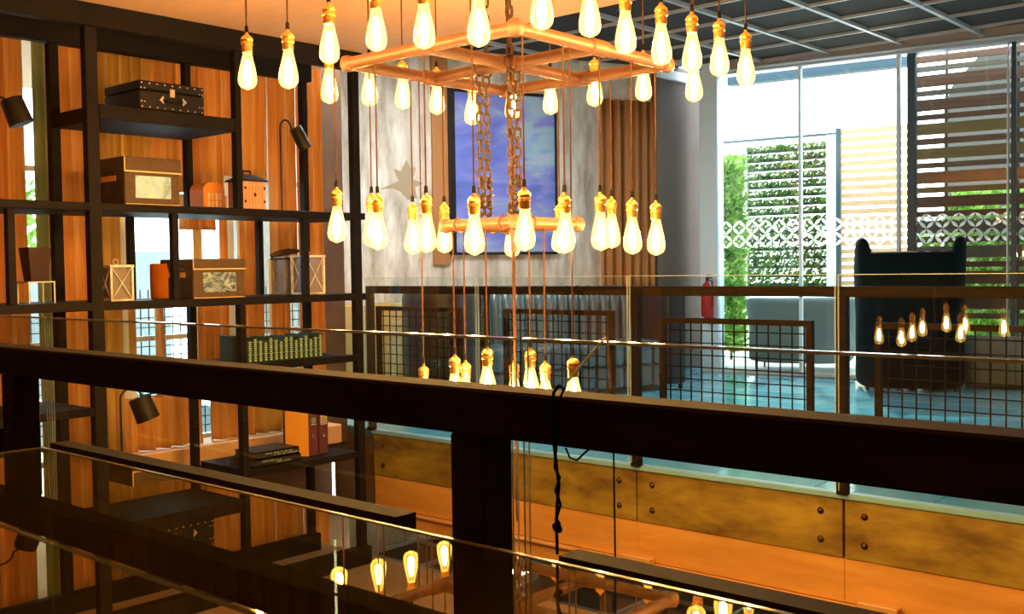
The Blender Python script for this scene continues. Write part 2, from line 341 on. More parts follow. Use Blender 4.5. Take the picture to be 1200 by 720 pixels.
# ---- left wall with windows behind the shelving
WX = -6.05
wlft = MB().box(WX-0.12, WX, -4.5, 4.72, -1.25, -1.10).box(WX-0.12, WX, -4.5, 4.72, 1.75, 2.2).box(WX-0.12, WX, -4.5, 1.0, -1.10, 1.75).box(WX-.12, WX, 4.70, 4.99, -1.25, 2.2).build('wall_left', M['brown']); tag(wlft, kind='structure')
MB().box(WX, -5.78, 1.0, 4.72, -1.20, -1.07, 0.008).build('sill', M['sill'], wlft)
ys = [1.0, 1.75, 2.56, 3.30, 4.02, 4.70]
for k in range(5):
    a, b = ys[k], ys[k+1]
    w = MB().box(WX-.08, WX-.02, a, a+.045, -1.1, 1.75).box(WX-.08, WX-.02, b-.045, b, -1.1, 1.75).box(WX-.08, WX-.02, a+.045, b-.045, -1.1, -1.05).box(WX-.08, WX-.02, a+.045, b-.045, 1.70, 1.75).build('window_%d' % (k+1), M['whiteframe']); tag(w, kind='structure')
    MB().box(WX-.07, WX-.03, a+.045, b-.045, -0.42, -0.39).build('mullion', M['whiteframe'], w)
    MB().box(WX-.07, WX-.03, a+.045, b-.045, 0.60, 0.63).build('mullion', M['whiteframe'], w)
    lt = MB(); q_ = a+.10  # thin bars imitating wire mesh mirrored in glass
    while q_ < b-.06: lt.box(WX-.064, WX-.058, q_, q_+.006, -.388, -.10); lt.box(WX-.064, WX-.058, q_, q_+.006, -1.05, -.422); q_ += .055
    q_ = -1.0
    while q_ < -.1:
        if not -.44 < q_ < -.38: lt.box(WX-.058, WX-.053, a+.045, b-.045, q_, q_+.006)
        q_ += .06
    lt.build('reflection_grid', M['darkframe'], w)['kind'] = 'stuff'
    MB().box(WX-.052, WX-.046, a+.045, b-.045, -1.05, 1.70).build('pane', M['acrylic'], w)
bkw = MB().poly([(-6.10, 4.72, FZ), (-8.25, 6.32, FZ), (-8.25, 6.32, 2.2), (-6.10, 4.72, 2.2)], .08, (-.6, -.8, 0)).build('wall_passage', M['concrete']); tag(bkw, kind='structure')

# ---- curtains behind the shelves; middle gaps imitate a window mirrored in glass
def curtain(label, a, b, z0, z1, mat, fold=0.10, amp=0.045, x=-5.86, group='orange curtains behind the shelving', dirx=(0, 1), org=None, cat='curtain', name='curtain'):
    L_ = b-a; nf = max(1, round(L_/fold)); ph = random.random()*6
    def fn(u, v):
        d = a+L_*u; w = 1.45*amp*(0.75+0.25*math.sin(u*9+ph))*math.sin(2*PI*nf*u+ph+0.35*math.sin(v*3)) + 0.3*amp*math.sin(2*PI*nf*2.3*u+ph*2)
        z = z0+(z1-z0)*v
        if org is None: return Vector((x+w, d, z))
        return Vector((org[0]+dirx[0]*d-dirx[1]*w, org[1]+dirx[1]*d+dirx[0]*w, z))
    o = MB().grid(fn, nf*10, 6).build(name, mat, None, True); solid(o, 0.003)
    return tag(o, label, cat, group)
def cy(px, x=-5.86): return float(hit(px, 300, 0, x)[1])
curtain('orange curtain added out of view to cover a window mirrored in the far glass', 0.95, 2.03, -1.06, 1.72, M['curtain'], 0.12, 0.04)  # unseen curtain added to darken the window's mirror image
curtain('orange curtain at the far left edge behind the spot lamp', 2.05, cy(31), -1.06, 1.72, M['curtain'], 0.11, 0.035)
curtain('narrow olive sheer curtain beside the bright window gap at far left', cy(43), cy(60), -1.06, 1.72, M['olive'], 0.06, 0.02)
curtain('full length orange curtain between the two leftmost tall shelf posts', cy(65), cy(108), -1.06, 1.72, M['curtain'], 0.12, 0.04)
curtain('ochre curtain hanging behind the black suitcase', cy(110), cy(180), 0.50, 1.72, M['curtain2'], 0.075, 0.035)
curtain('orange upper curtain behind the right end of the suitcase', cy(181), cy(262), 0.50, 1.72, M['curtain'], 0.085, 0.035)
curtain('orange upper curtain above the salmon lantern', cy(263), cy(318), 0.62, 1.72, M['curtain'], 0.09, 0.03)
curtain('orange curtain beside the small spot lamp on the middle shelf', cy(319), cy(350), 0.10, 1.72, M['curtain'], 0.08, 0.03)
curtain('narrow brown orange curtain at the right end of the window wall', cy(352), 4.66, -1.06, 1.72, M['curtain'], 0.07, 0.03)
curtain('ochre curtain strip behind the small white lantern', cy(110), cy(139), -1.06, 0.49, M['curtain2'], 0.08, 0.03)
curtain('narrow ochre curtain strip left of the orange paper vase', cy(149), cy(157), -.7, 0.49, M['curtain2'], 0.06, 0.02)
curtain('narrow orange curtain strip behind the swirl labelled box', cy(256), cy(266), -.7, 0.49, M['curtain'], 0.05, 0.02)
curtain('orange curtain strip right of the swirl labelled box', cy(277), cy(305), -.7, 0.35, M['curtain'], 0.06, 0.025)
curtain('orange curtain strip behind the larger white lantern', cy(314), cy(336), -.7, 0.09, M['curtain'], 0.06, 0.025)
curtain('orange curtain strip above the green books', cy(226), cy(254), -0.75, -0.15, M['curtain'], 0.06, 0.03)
curtain('narrow orange curtain strip in the gap imitating a mirrored window below the paper vase', cy(181), cy(191), -.75, -0.16, M['curtain'], 0.05, 0.02)
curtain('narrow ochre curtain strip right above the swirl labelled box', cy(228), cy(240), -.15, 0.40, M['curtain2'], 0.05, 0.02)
curtain('short orange curtain swag at the top of the gap imitating a mirrored window', cy(213), cy(256), 0.27, 0.49, M['curtain'], 0.06, 0.03)
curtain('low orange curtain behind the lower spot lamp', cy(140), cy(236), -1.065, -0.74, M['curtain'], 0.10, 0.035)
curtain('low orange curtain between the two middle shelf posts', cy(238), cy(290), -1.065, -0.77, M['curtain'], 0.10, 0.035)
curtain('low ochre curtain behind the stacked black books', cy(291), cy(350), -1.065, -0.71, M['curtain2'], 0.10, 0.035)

# ---- concrete wall (turned 23 degrees) with its own frame of reference
WA = math.atan2(.92, .39); W0 = (-6.3, 9.3, 0)
def wemp(*a, **k): return empty(a[0], W0, WA, **k)
cw = MB().box(-4.3, 0.05, 0, 0.2, FZ, CZ+.06).build('wall_concrete', M['concrete']); cw.location = W0; cw.rotation_euler = (0, 0, WA); tag(cw, kind='structure')
MB().box(-2.43, -2.26, -0.03, -0.001, 0.05, CZ).build('timber_strip', M['browncurtain'], cw)
for t_ in (-3.62, -3.2):
    MB().box(t_, t_+0.006, -0.004, 0.0, FZ, CZ).build('panel_joint', M['greywall'], cw)
pic = wemp('painting', label='blue and violet abstract painting in a dark frame on the pale concrete wall', cat='painting')
MB().box(-2.20, -1.12, -0.035, -0.005, 0.165, 1.70).build('canvas', M['art'], pic)
MB().box(-2.27, -2.20, -0.05, -0.003, 0.14, 1.73, .004).box(-2.20, -1.14, -0.045, -0.003, 0.14, 0.165).box(-2.20, -1.12, -0.045, -0.003, 1.70, 1.73).box(-1.12, -1.10, -0.045, -0.003, 0.14, 1.73).build('frame', M['black'], pic)
leaf = wemp('dried_leaf', label='brown dried leaf shape stuck on the pale concrete wall left of the painting', cat='leaf')
lp = [(-2.92, .78), (-2.80, .83), (-2.74, .86), (-2.79, .97), (-2.72, .95), (-2.66, 1.06), (-2.62, .98), (-2.57, .99), (-2.60, .88), (-2.50, .84), (-2.58, .80), (-2.56, .70), (-2.65, .68), (-2.72, .76), (-2.80, .79)]
MB().poly([(x-.02, -0.004, z-.02) for x, z in lp], 0.003, (0, 1, 0)).build('blade', pm('dried leaf', (0.40, 0.33, 0.22), 0.8), leaf)
bc = curtain('brown curtain between the concrete wall and the dark grey wall', -0.62, 0.02, FZ+.02, 1.72, M['browncurtain'], 0.10, 0.035, group='brown curtain by the grey wall', dirx=(.39, .92), org=(W0[0]+.92*.06, W0[1]-.39*.06))
gw = MB().box(-6.55, -6.22, 9.35, 10.62, FZ, CZ+.06).box(-6.45, -6.3, 9.25, 9.35, FZ, CZ+.06).build('wall_grey', M['greywall']); tag(gw, kind='structure')
MB().box(-6.215, -6.17, 9.35, 10.4, CZ-0.10, CZ-0.005).build('cornice', M['whiteframe'], gw)
# ---- facade (turned 8.4 degrees)
FA = math.radians(8.4); F0 = np.array([-5.85, 9.84, 0.0]); ex = np.array([math.cos(FA), math.sin(FA), 0]); ey = np.array([-math.sin(FA), math.cos(FA), 0])
def hitF(px, py, off=0.0):
    d = fw + rt*(px-600)/FPX - up*(py-360)/FPX
    k = ((F0+ey*off) @ ey)/(d @ ey); P = d*k
    return float((P-F0) @ ex), float(P[2])
def fs(px, off=0.0, py=250): return hitF(px, py, off)[0]
def fz(py, off=0.0, px=1000): return hitF(px, py, off)[1]
def place(o): o.location = tuple(F0); o.rotation_euler = (0, 0, FA); return o
c0, c1, c2 = fs(821), fs(835), fs(843)
co = place(MB().box(c0, c1, -0.02, 0.20, FZ, CZ+.06).box(c1+.008, c2, -.05, 0.12, FZ, CZ+.06).build('column', M['column'])); tag(co, kind='structure')
hd = place(MB().box(c2, 10, -.08, .10, CZ-0.09, CZ+.06, .01).build('trim_2', M['tbar'])); tag(hd, kind='structure')
MB().tube([(c2, -.12, CZ-.05), (10, -.12, CZ-.05)], .018).build('conduit', M['tbar'], hd, True)
mull = [(938, .022, 'whiteframe'), (1053, .030, 'whiteframe'), (1068.5, .075, 'darkframe'), (1181, .014, 'whiteframe'), (1188, .04, 'darkframe')]
prev = c2; k = 6
sx_ = [c2, fs(938), fs(1053), fs(1068.5), fs(1181), fs(1188), 6.0]
for i, (px_, w_, mt) in enumerate(mull+[(None, .04, 'whiteframe')]):
    a = sx_[i]; b = sx_[i+1]
    w = place(MB().box(b-w_/2, b+w_/2, -0.03, 0.05, FZ, CZ-.09, .003).build('window_%d' % k, M[mt])); tag(w, kind='structure'); k += 1
    if b-a > .2:
        MB().box(a+.02, b-w_/2, 0.008, 0.016, FZ+.03, CZ-.10).build('pane', M['acrylic'], w)
        MB().box(a+.02, b-w_/2, -0.02, 0.04, FZ, FZ+.03).build('bottom_rail', M['whiteframe'], w)
        wn = w
# fretwork film: two rows of crossed petals
zt, zb = fz(253, 0, 1022), fz(287.5, 0, 1022)
cell = (zt-zb)/2
me_mb = MB()
def petal(mb, cx, cz, ax, az, w):
    L_ = math.hypot(ax, az); nx, nz_ = -az/L_, ax/L_; pts = []
    for i in range(7): q = i/6; pts.append((cx+ax*q+nx*w*math.sin(PI*q), 0, cz+az*q+nz_*w*math.sin(PI*q)))
    for i in range(5, 0, -1): q = i/6; pts.append((cx+ax*q-nx*w*math.sin(PI*q), 0, cz+az*q-nz_*w*math.sin(PI*q)))
    mb.poly(pts, 0.0015, (0, -1, 0))
h = cell/2
for sx in (-1, 1):
    for sz in (-1, 1): petal(me_mb, sx*h*.96, 0 if False else 0, -sx*h*.96, sz*h*.96, h*.22)
me_mb.poly([(-h*.13, 0, 0), (0, 0, h*.13), (h*.13, 0, 0), (0, 0, -h*.13)], .0015, (0, -1, 0))
f0 = me_mb.build('film_motif', M['film'], wn); first = True
ncell = int((5.0-c2)/cell)
for i in range(ncell):
    for j in range(2):
        o = f0 if first else copy_obj(f0, wn); first = False
        o.location = (c2+cell*(i+.5), 0.004, zb+cell*(j+.5))
# ================================================================== OUTSIDE (beyond the facade)
dk = place(MB().box(-6, 10, 0.13, 8, FZ-.2, FZ-0.01).build('ground_outside', M['deck'])); tag(dk, kind='structure')
def leaves(name, mat, parent, region, n, size, seed, kind='stuff'):
    rnd = random.Random(seed); mb = MB(); (x0, x1), (y0, y1), (z0, z1) = region
    for _ in range(n):
        c = Vector((rnd.uniform(x0, x1), rnd.uniform(y0, y1), rnd.uniform(z0, z1))); s_ = size*rnd.uniform(.6, 1.4)
        q = Vector((rnd.gauss(0, 1), rnd.gauss(0, 1), rnd.gauss(0, 1))).normalized(); a = q.orthogonal().normalized()*s_; b = q.cross(a.normalized())*s_*.42
        vs = [mb.bm.verts.new(c+v) for v in (-a, b, a, -b)]; mb.bm.faces.new(vs)
    o = mb.build(name, mat, parent); o['kind'] = kind; return o
G = 2.4
gwl = place(empty('green_wall', (0, 0, 0), label='living wall of plants in stacked troughs beyond the left glazing', cat='plant wall'))
ga, gb = fs(877, G), fs(969, G); ztop = fz(163, G, 920); st = 0.112
for j in range(17):
    z = ztop-0.16-j*st
    if z < FZ+.05: break
    MB().box(ga, gb, G, G+.08, z, z+.040, .004).build('trough', M['trough'], gwl)
    leaves('foliage', M['leaf'], gwl, ((ga, gb), (G-.07, G+.05), (z+.02, z+.088 if j < 9 else z+.11)), 420 if j < 9 else 480, .030, 50+j)
MB().box(fs(868, G), fs(877, G), G-.05, G+.05, FZ, ztop-.05).box(fs(970, G), fs(982, G), G-.06, G+.06, FZ, ztop).build('post', M['whiteframe'], gwl)
MB().box(fs(846, G), fs(984, G), G-.03, G+.03, ztop, ztop+.03).build('top_rail', M['trough'], gwl)
bush = place(empty('climbing_plant', (0, 0, 0), label='bright green climbing plant beside the pale blue column outside', cat='plant'))
g2 = 1.6
for k_ in range(4):
    zz = FZ+.1+(fz(176, g2, 856)-FZ-.2)*k_/4
    leaves('foliage', M['leafbright'], bush, ((fs(841, g2), fs(870, g2)), (g2-.15, g2+.2), (zz, zz+(fz(176, g2, 856)-FZ-.1)/4)), 900, .05, 90+k_)
MB().tube([(fs(856, g2), g2, FZ-.01), (fs(854, g2), g2, 0.6)], .02).build('stem', M['slatbrown'], bush)
# sunlit slat fence
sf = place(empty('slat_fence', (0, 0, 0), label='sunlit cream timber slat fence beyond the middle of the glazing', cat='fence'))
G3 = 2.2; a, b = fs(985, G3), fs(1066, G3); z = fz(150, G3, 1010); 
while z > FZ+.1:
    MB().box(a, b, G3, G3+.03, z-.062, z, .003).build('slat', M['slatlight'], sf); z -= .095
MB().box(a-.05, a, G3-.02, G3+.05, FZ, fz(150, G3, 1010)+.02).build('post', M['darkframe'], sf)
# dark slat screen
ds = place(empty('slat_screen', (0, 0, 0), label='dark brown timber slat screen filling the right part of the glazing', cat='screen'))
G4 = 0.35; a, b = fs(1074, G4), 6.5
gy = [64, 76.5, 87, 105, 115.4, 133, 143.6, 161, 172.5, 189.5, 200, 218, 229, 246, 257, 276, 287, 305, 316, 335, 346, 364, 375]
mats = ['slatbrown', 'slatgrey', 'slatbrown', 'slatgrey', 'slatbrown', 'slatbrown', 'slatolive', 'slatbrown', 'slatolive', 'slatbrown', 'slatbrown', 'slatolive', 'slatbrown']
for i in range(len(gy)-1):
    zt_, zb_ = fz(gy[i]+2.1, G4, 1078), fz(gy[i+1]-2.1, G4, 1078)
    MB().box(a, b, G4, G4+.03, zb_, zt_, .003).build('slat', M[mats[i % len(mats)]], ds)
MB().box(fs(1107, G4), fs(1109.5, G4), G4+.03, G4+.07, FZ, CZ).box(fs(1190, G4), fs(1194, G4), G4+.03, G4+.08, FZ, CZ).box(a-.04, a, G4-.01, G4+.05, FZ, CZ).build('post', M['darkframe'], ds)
ha, hb, hh = fs(1106, 5.0), 14, fz(258, 5.0, 1140)
bl = place(empty('building', (0, 0, 0), label='grey building with a sloping roof edge behind the dark slat screen', cat='building'))
MB().poly([(ha, 5, FZ), (ha, 5, fz(125, 5, 1106)), (fs(1116, 5), 5, fz(100, 5, 1116)), (fs(1150, 5), 5, fz(62, 5, 1150)), (hb, 5, fz(20, 5, 1190)), (hb, 5, FZ)], 3, (0, 1, 0)).build('wall', M['building'], bl)
hg = place(empty('hedge', (0, 0, 0), label='bright green hedge glimpsed through the lower gaps of the dark slats', cat='hedge'))
for k_ in range(4):
    zz = FZ+.2+k_*.42
    leaves('foliage', M['leafbright'], hg, ((fs(1112, 1.3), 4.6), (1.1, 1.6), (zz, zz+.44)), 1500, .06, 30+k_)
leaves('foliage', M['leafbright'], hg, ((fs(1075, 1.3), fs(1112, 1.3)), (1.1, 1.6), (FZ+.2, .45)), 500, .06, 37)
MB().box(fs(1080, 1.3), 4.6, 1.3, 1.4, FZ-.01, FZ+.25).build('planting_bed', M['trough'], hg)
ev = place(MB().box(c2-.3, fs(1066, 1.0), 1.0, 1.15, fz(88, 1.0, 960), fz(76, 1.0, 960)).build('eave_outside', M['eave'])); tag(ev, kind='structure')
# daylight side: what the left windows look onto
yd = MB().box(-16, -6.3, -6, 4.6, -1.5, -1.3).build('ground_courtyard', pm('grey courtyard paving', (0.13, 0.14, 0.14), 0.8)); tag(yd, kind='structure')
cb = empty('building', (-11, 2, -1.3), 0, 'pale building seen in the gaps between the orange curtains', 'building')
MB().box(-1, 0, -6, 4.5, 0, 1.55).build('wall', pm('pale render', (0.30, 0.33, 0.34), .7), cb)
for q in range(7): MB().box(-.01, .03, -5+q*1.2, -4.4+q*1.2, .5, 1.2).build('window', M['darkframe'], cb)
tr_ = empty('tree', (-9.2, 3.6, -1.3), 0, 'leafy tree glimpsed between the curtains behind the salmon lantern', 'tree')
MB().tube([(0, 0, 0), (0.05, 0, 1.3)], [.08, .05]).build('trunk', M['slatbrown'], tr_)
leaves('crown', M['leafbright'], tr_, ((-.5, .5), (-.5, .5), (1.4, 2.1)), 700, .07, 7)

# ================================================================== RAILINGS
def wiremesh(mb, x0, x1, y, z0, z1, dx, dz, r):
    x = x0+dx*.5
    while x < x1: mb.box(x-r, x+r, y-r, y+r, z0, z1); x += dx
    z = z1-dz*.6
    while z > z0: mb.box(x0, x1, y+r, y+3*r, z-r, z+r); z -= dz
def railing(name, label, posts, y0, y1, ztop, zbot, th, frames, glass, gy_, gt, mesh, wire_r, rail_ext):
    o = empty(name, (posts[0], y0, zbot), 0, label, 'railing')
    inv = Matrix.Translation((-posts[0], -y0, -zbot))
    def add(mb, nm, mat, par=o, sm=False):
        q = mb.build(nm, mat, par, sm)
        if par is o: q.matrix_local = inv
        return q
    add(MB().box(rail_ext[0], rail_ext[1], y0, y1, ztop-th, ztop, .0025), 'top_rail', M['rail'])
    for px_ in posts: add(MB().box(px_-th/2, px_+th/2, y0+.001, y1-.001, zbot, ztop-th-.0005, .002), 'post', M['rail'])
    ym = (y0+y1)/2
    for (fa, fb, fzt, fzb) in frames:
        t = th*.55; d = th*.32
        q = add(MB().box(fa, fb, ym-d, ym+d, fzt-t, fzt).box(fa, fb, ym-d, ym+d, fzb, fzb+t).box(fa, fa+t, ym-d, ym+d, fzb+t, fzt-t).box(fb-t, fb, ym-d, ym+d, fzb+t, fzt-t), 'mesh_frame', M['rail'])
        mb = MB(); wiremesh(mb, fa+t, fb-t, ym, fzb+t, fzt-t, mesh, mesh, wire_r)
        w = mb.build('wire_mesh', M['wire'], q); w['kind'] = 'stuff'
    for (ga_, gb_, gz) in glass:
        q = add(MB().box(ga_, gb_, gy_, gy_+.001, zbot+.03, gz-.001), 'glass_panel', M['fglass'])
        eb = MB().box(ga_, gb_, gy_-.0005, gy_+gt, gz-.0014, gz+.0010)
        lw_ = .0011 if gt < .009 else .0016
        for xa in (ga_, gb_-lw_):
            for ya_ in (gy_-.0005, gy_+gt-lw_): eb.box(xa, xa+lw_, ya_, ya_+lw_, zbot+.03, gz-.0014)
        eb.build('polished_edge', M['edge'], q)
    return o
nposts = [-2.61, -1.635, -0.668, 0.30]
railing('railing', 'dark near railing with a glass panel and wire mesh crossing the foreground', nposts, 0.688, 0.730, -0.108, FZ, 0.0425,
        [(-2.55, -1.72, -.243, -1.05), (-1.512, -.772, -.243, -1.05), (-.566, .20, -.246, -1.05)],
        [(-2.60, -1.637, -.0665), (-1.630, -.6650, -.0665), (-.6515, .31, -.0665)], 0.750, 0.008, 0.050, 0.0013, (-3.2, 0.6))
fposts = [-5.70, -4.595, -3.43, -2.205, -0.98, .25]
railing('railing', 'far railing of dark posts, wire mesh frames and clear glass along the upper floor', fposts, 4.90, 4.95, -0.108, FZ, 0.052,
        [(-5.62, -4.80, -.25, -1.02), (-4.42, -3.58, -.25, -1.02), (-3.26, -2.36, -.28, -1.02), (-2.04, -1.10, -.28, -1.02), (-.80, .10, -.28, -1.02)],
        [(-5.68, -4.61, -.05), (-4.59, -3.44, -.05), (-3.425, -2.215, -.05), (-2.20, -.99, -.05), (-.97, .25, -.05)], 4.86, 0.010, 0.066, 0.003, (-5.72, 1.5))
# glass counter top in front of the near railing
ct = empty('glass_counter', (-1.49, .1, FZ), 0, 'dark reflective glass counter top in the foreground mirroring the bulbs', 'table')
TZ = -.245-FZ
MB().box(0, 2.6, -.55, .572, TZ-.001, TZ).build('glass_top', M['table'], ct)
MB().box(-.0005, 2.6, .572, .577, TZ-.0105, TZ+.0008).box(-.006, -.0005, -.55, .577, TZ-.0105, TZ+.0008).build('polished_edge', M['tedge'], ct)
MB().box(.02, 2.6, -.40, -.36, TZ-.05, TZ-.011).build('support_bar', M['black'], ct)
for q in (.05, 1.3, 2.5): MB().box(q, q+.04, -.40, -.36, 0, TZ-.05).build('leg', M['black'], ct)
# cables on the near railing
cb1 = MB()
P = [hit(665, 447, 1, .77), hit(690, 418, 1, .762), hit(707, 398, 1, .757), hit(711, 396, 1, .745), hit(713, 410, 1, .743), hit(716, 456, 1, .742)]
cb1.tube(P, .0012, 6); tag(cb1.build('cable', pm('pale cable', (.90, .84, .74), .5), None, True), 'thin pale cable draped over the top edge of the near glass panel', 'cable')
cb2 = MB(); yy = .683
pts = [(655, 452), (649, 460), (647, 480), (649, 520), (652, 545), (655, 570), (653, 590), (652, 610), (653, 650)]
cb2.tube([hit(x, y, 1, .731 if y < 451 else yy) for x, y in pts], .0014, 6)
cb2.tube([hit(x, y, 1, yy-.004) for x, y in [(655, 452), (661, 456), (655, 470), (653, 510), (650, 548), (656, 560), (651, 575), (657, 592), (652, 608), (656, 614), (651, 618), (654, 624)]], .0013, 6)
cb2.ring(hit(653, 619, 1, yy-.003), .0035, .0018, (1, 0, 1), 8, 5)
tag(cb2.build('cable', M['wire'], None, True), 'black twisted cable with a knot hanging over the dark rail', 'cable')
cb3 = MB(); cb3.tube([hit(x, y, 1, .742) for x, y in [(663, 525), (668, 537), (676, 540), (684, 532), (690, 527)]], .0010, 5)
tag(cb3.build('cable', M['wire'], None, True), 'short loop of black cable below the dark rail', 'cable')
cb4 = MB(); cb4.tube([hit(719, 520, 1, .77), hit(721, 656, 1, .77)], .0009, 5)
tag(cb4.build('cable', M['wire'], None, True), 'thin straight black cable hanging before the brass plates', 'cable')

# ================================================================== CHANDELIER
ORD = ['first', 'second', 'third', 'fourth', 'fifth', 'sixth', 'seventh', 'eighth', 'ninth', 'tenth', 'eleventh', 'twelfth', 'thirteenth', 'fourteenth', 'fifteenth']
ZU, ZL = 0.72, 0.155
X0, X1, Y0, Y1 = -2.87, -2.095, 2.40, 3.22
cf = empty('pipe_chandelier', (-2.48, 2.80, ZU), 0, 'two tier copper brown pipe frame hanging on chains and carrying the bulbs', 'chandelier')
icf = Matrix.Translation((2.48, -2.80, -ZU))
def cadd(mb, nm, mat, sm=True):
    q = mb.build(nm, mat, cf, sm); q.matrix_local = icf; return q
XM, YM = (X0+X1)/2, (Y0+Y1)/2+.0
R_ = .021
for p, q in (((X0, Y0), (X1, Y0)), ((X1, Y0), (X1, Y1)), ((X1, Y1), (X0, Y1)), ((X0, Y1), (X0, Y0)), ((X0, YM), (X1, YM)), ((XM, Y0), (XM, Y1))):
    dz = 0
    cadd(MB().tube([(*p, ZU), (*q, ZU)], R_ if p[0] != X0 or q[1] != YM else R_*.98, 12), 'pipe', M['pipe'])
for p in ((X0, Y0), (X1, Y0), (X1, Y1), (X0, Y1)):
    cadd(MB().lathe([(0, .03), (.02, .024), (.028, .010), (.028, -.010), (.02, -.024), (0, -.03)], 12, (*p, ZU)), 'elbow_joint', M['pipe'])
for p, d in (((X0, YM), (0, 1, 0)), ((X1, YM), (0, 1, 0)), ((XM, Y0), (1, 0, 0)), ((XM, Y1), (1, 0, 0)), ((XM, YM), (1, 0, 0)), ((XM, YM), (0, 1, 0))):
    v = Vector((*p, ZU)); dv = Vector(d)*.045
    cadd(MB().tube([v-dv, v-dv*.9, v+dv*.9, v+dv], [R_*1.05, R_*1.3, R_*1.3, R_*1.05], 12), 'tee_joint', M['pipe'])
lx0, lx1, ly0, ly1 = XM-.165, XM+.165, YM-.165, YM+.165
for p, q in (((lx0, ly0), (lx1, ly0)), ((lx1, ly0), (lx1, ly1)), ((lx1, ly1), (lx0, ly1)), ((lx0, ly1), (lx0, ly0)), ((lx0, YM), (lx1, YM))):
    cadd(MB().tube([(*p, ZL), (*q, ZL)], .020, 12), 'pipe', M['pipe'])
for p in ((lx0, ly0), (lx1, ly0), (lx1, ly1), (lx0, ly1)):
    cadd(MB().lathe([(0, .029), (.02, .022), (.026, .008), (.026, -.008), (.02, -.022), (0, -.029)], 12, (*p, ZL)), 'elbow_joint', M['pipe'])
for (x, y) in ((lx0+.06, ly0), (lx1-.06, ly0), (lx1, ly0+.08), (lx1, ly1-.07), (lx0, ly1-.08), (lx0, ly0+.08)):
    ax = (1, 0, 0) if y in (ly0, ly1) else (0, 1, 0)
    cadd(MB().ring((x, y, ZL), .0215, .004, ax, 14, 6), 'cable_clip', M['pipe'])
# chains: four from the cross down to the lower frame, four from the cross up to the ceiling
lk = {}
for s_ in (0, 1):
    lk[s_] = MB().ring((0, 0, 0), .0115, .0042, (1, 0, 0) if s_ else (0, 1, 0), 14, 6, stretch=.009)
    me = bpy.data.meshes.new('chain_link'); bmesh.ops.recalc_face_normals(lk[s_].bm, faces=lk[s_].bm.faces); lk[s_].bm.to_mesh(me)
    me.materials.append(M['chain']); me.polygons.foreach_set('use_smooth', [True]*len(me.polygons)); lk[s_] = me
pitch = .033
cx4 = tuple((float(hit(px_, 180, 1, yy_)[0]), yy_) for px_, yy_ in ((563, YM-.025), (571, YM+.02), (599, YM-.02), (607, YM+.02)))
def link_at(x, y, z, k_):
    o = bpy.data.objects.new('chain_link', lk[k_ % 2]); C.objects.link(o); o.parent = cf; o.matrix_local = icf @ Matrix.Translation((x, y, z)) @ Matrix.Rotation(.5, 4, 'Z') @ Matrix.Rotation(PI/2 if False else 0, 4, 'X')
for ci, (x, y) in enumerate(cx4):
    z = ZU-.045; k_ = 0
    while z > ZL+.05: link_at(x, y, z, k_); z -= pitch; k_ += 1
    z = ZU+.045; k_ = 0
    if ci in (1, 2):
        while z < 1.31: link_at(x, y, z, k_); z += pitch; k_ += 1
    cadd(MB().ring((x, y, ZU), R_*1.35, .004, (1, 0, 0), 14, 6), 'hanging_ring', M['chain'])
    tb_ = MB().tube([(x+.012, y, ZL+.045), (x+.012, y, ZL+.17)], .004, 6)
    for q in range(5): tb_.lathe([(.004, .004), (.015, 0), (.004, -.006)], 6, (x+.012, y, ZL+.065+q*.024))
    cadd(tb_, 'turnbuckle', M['chain'])
    cadd(MB().ring((x, y, ZL+.034), .014, .0045, (1, 1, 0), 12, 6), 'shackle', M['chain'])
wig = [(XM, YM, 1.33), (XM-.01, YM, 1.0), (XM, YM, .74), (XM+.006, YM, .66), (XM-.014, YM, .56), (XM+.012, YM, .42), (XM+.010, YM, .19)]
cadd(MB().tube(wig, .0065, 8), 'supply_cable', M['cord'])
cadd(MB().tube([(XM+.008, YM, .19), (XM+.008, YM, .06)], [.016, .012], 10), 'cable_gland', M['pipe'])
cadd(MB().tube([(XM+.008, YM, .06), (XM+.008, YM, -.9)], .005, 8), 'supply_cable', M['cord'])
cadd(MB().lathe([(.045, 1.334), (.045, 1.325), (.02, 1.31), (.0, 1.31)], 16, (XM, YM, 0)), 'ceiling_rose', M['brass'])

bulb_prof = [(.0125, .070), (.014, .060), (.0165, .048), (.0205, .030), (.026, .008), (.0305, -.016), (.032, -.034), (.030, -.048), (.0235, -.058), (.012, -.064), (.004, -.067), (0, -.068)]
mesh_cache = {}
def meshof(key, mk):
    if key not in mesh_cache:
        o = mk(); mesh_cache[key] = o.data; bpy.data.objects.remove(o)
    return mesh_cache[key]
m_glass = meshof('g', lambda: MB().lathe(bulb_prof, 18).build('bulb_glass', M['bulb'], None, True))
m_sock = meshof('s', lambda: MB().lathe([(0, .128), (.005, .127), (.007, .118), (.012, .115), (.0185, .109), (.0215, .101), (.0190, .098), (.0190, .092), (.0205, .090), (.0205, .084), (.0180, .082), (.0175, .074), (.0185, .071), (.0175, .068), (.0185, .065), (.0165, .058), (.0, .058)], 16).build('socket', M['brass'], None, True))
m_cap = meshof('c', lambda: MB().lathe([(.0035, .150), (.006, .147), (.0065, .130), (.0085, .127), (0, .126)], 10).build('cord_grip', M['wire'], None, True))
def mkfil():
    mb = MB()
    mb.lathe([(0, .036), (.006, .034), (.0105, .012), (.0145, -.014), (.0130, -.034), (.006, -.044), (0, -.045)], 10)
    return mb.build('filament', M['fil'], None, True)
m_fil = meshof('f', mkfil)
m_cord = meshof('k', lambda: MB().tube([(0, 0, 0), (0, 0, .25), (0, 0, .5), (0, 0, .75), (0, 0, 1)], .0028, 6).build('cord', M['cord'], None, True))
def child(nm, me, par, loc=(0, 0, 0)):
    o = bpy.data.objects.new(nm, me); C.objects.link(o); o.parent = par; o.location = loc; return o
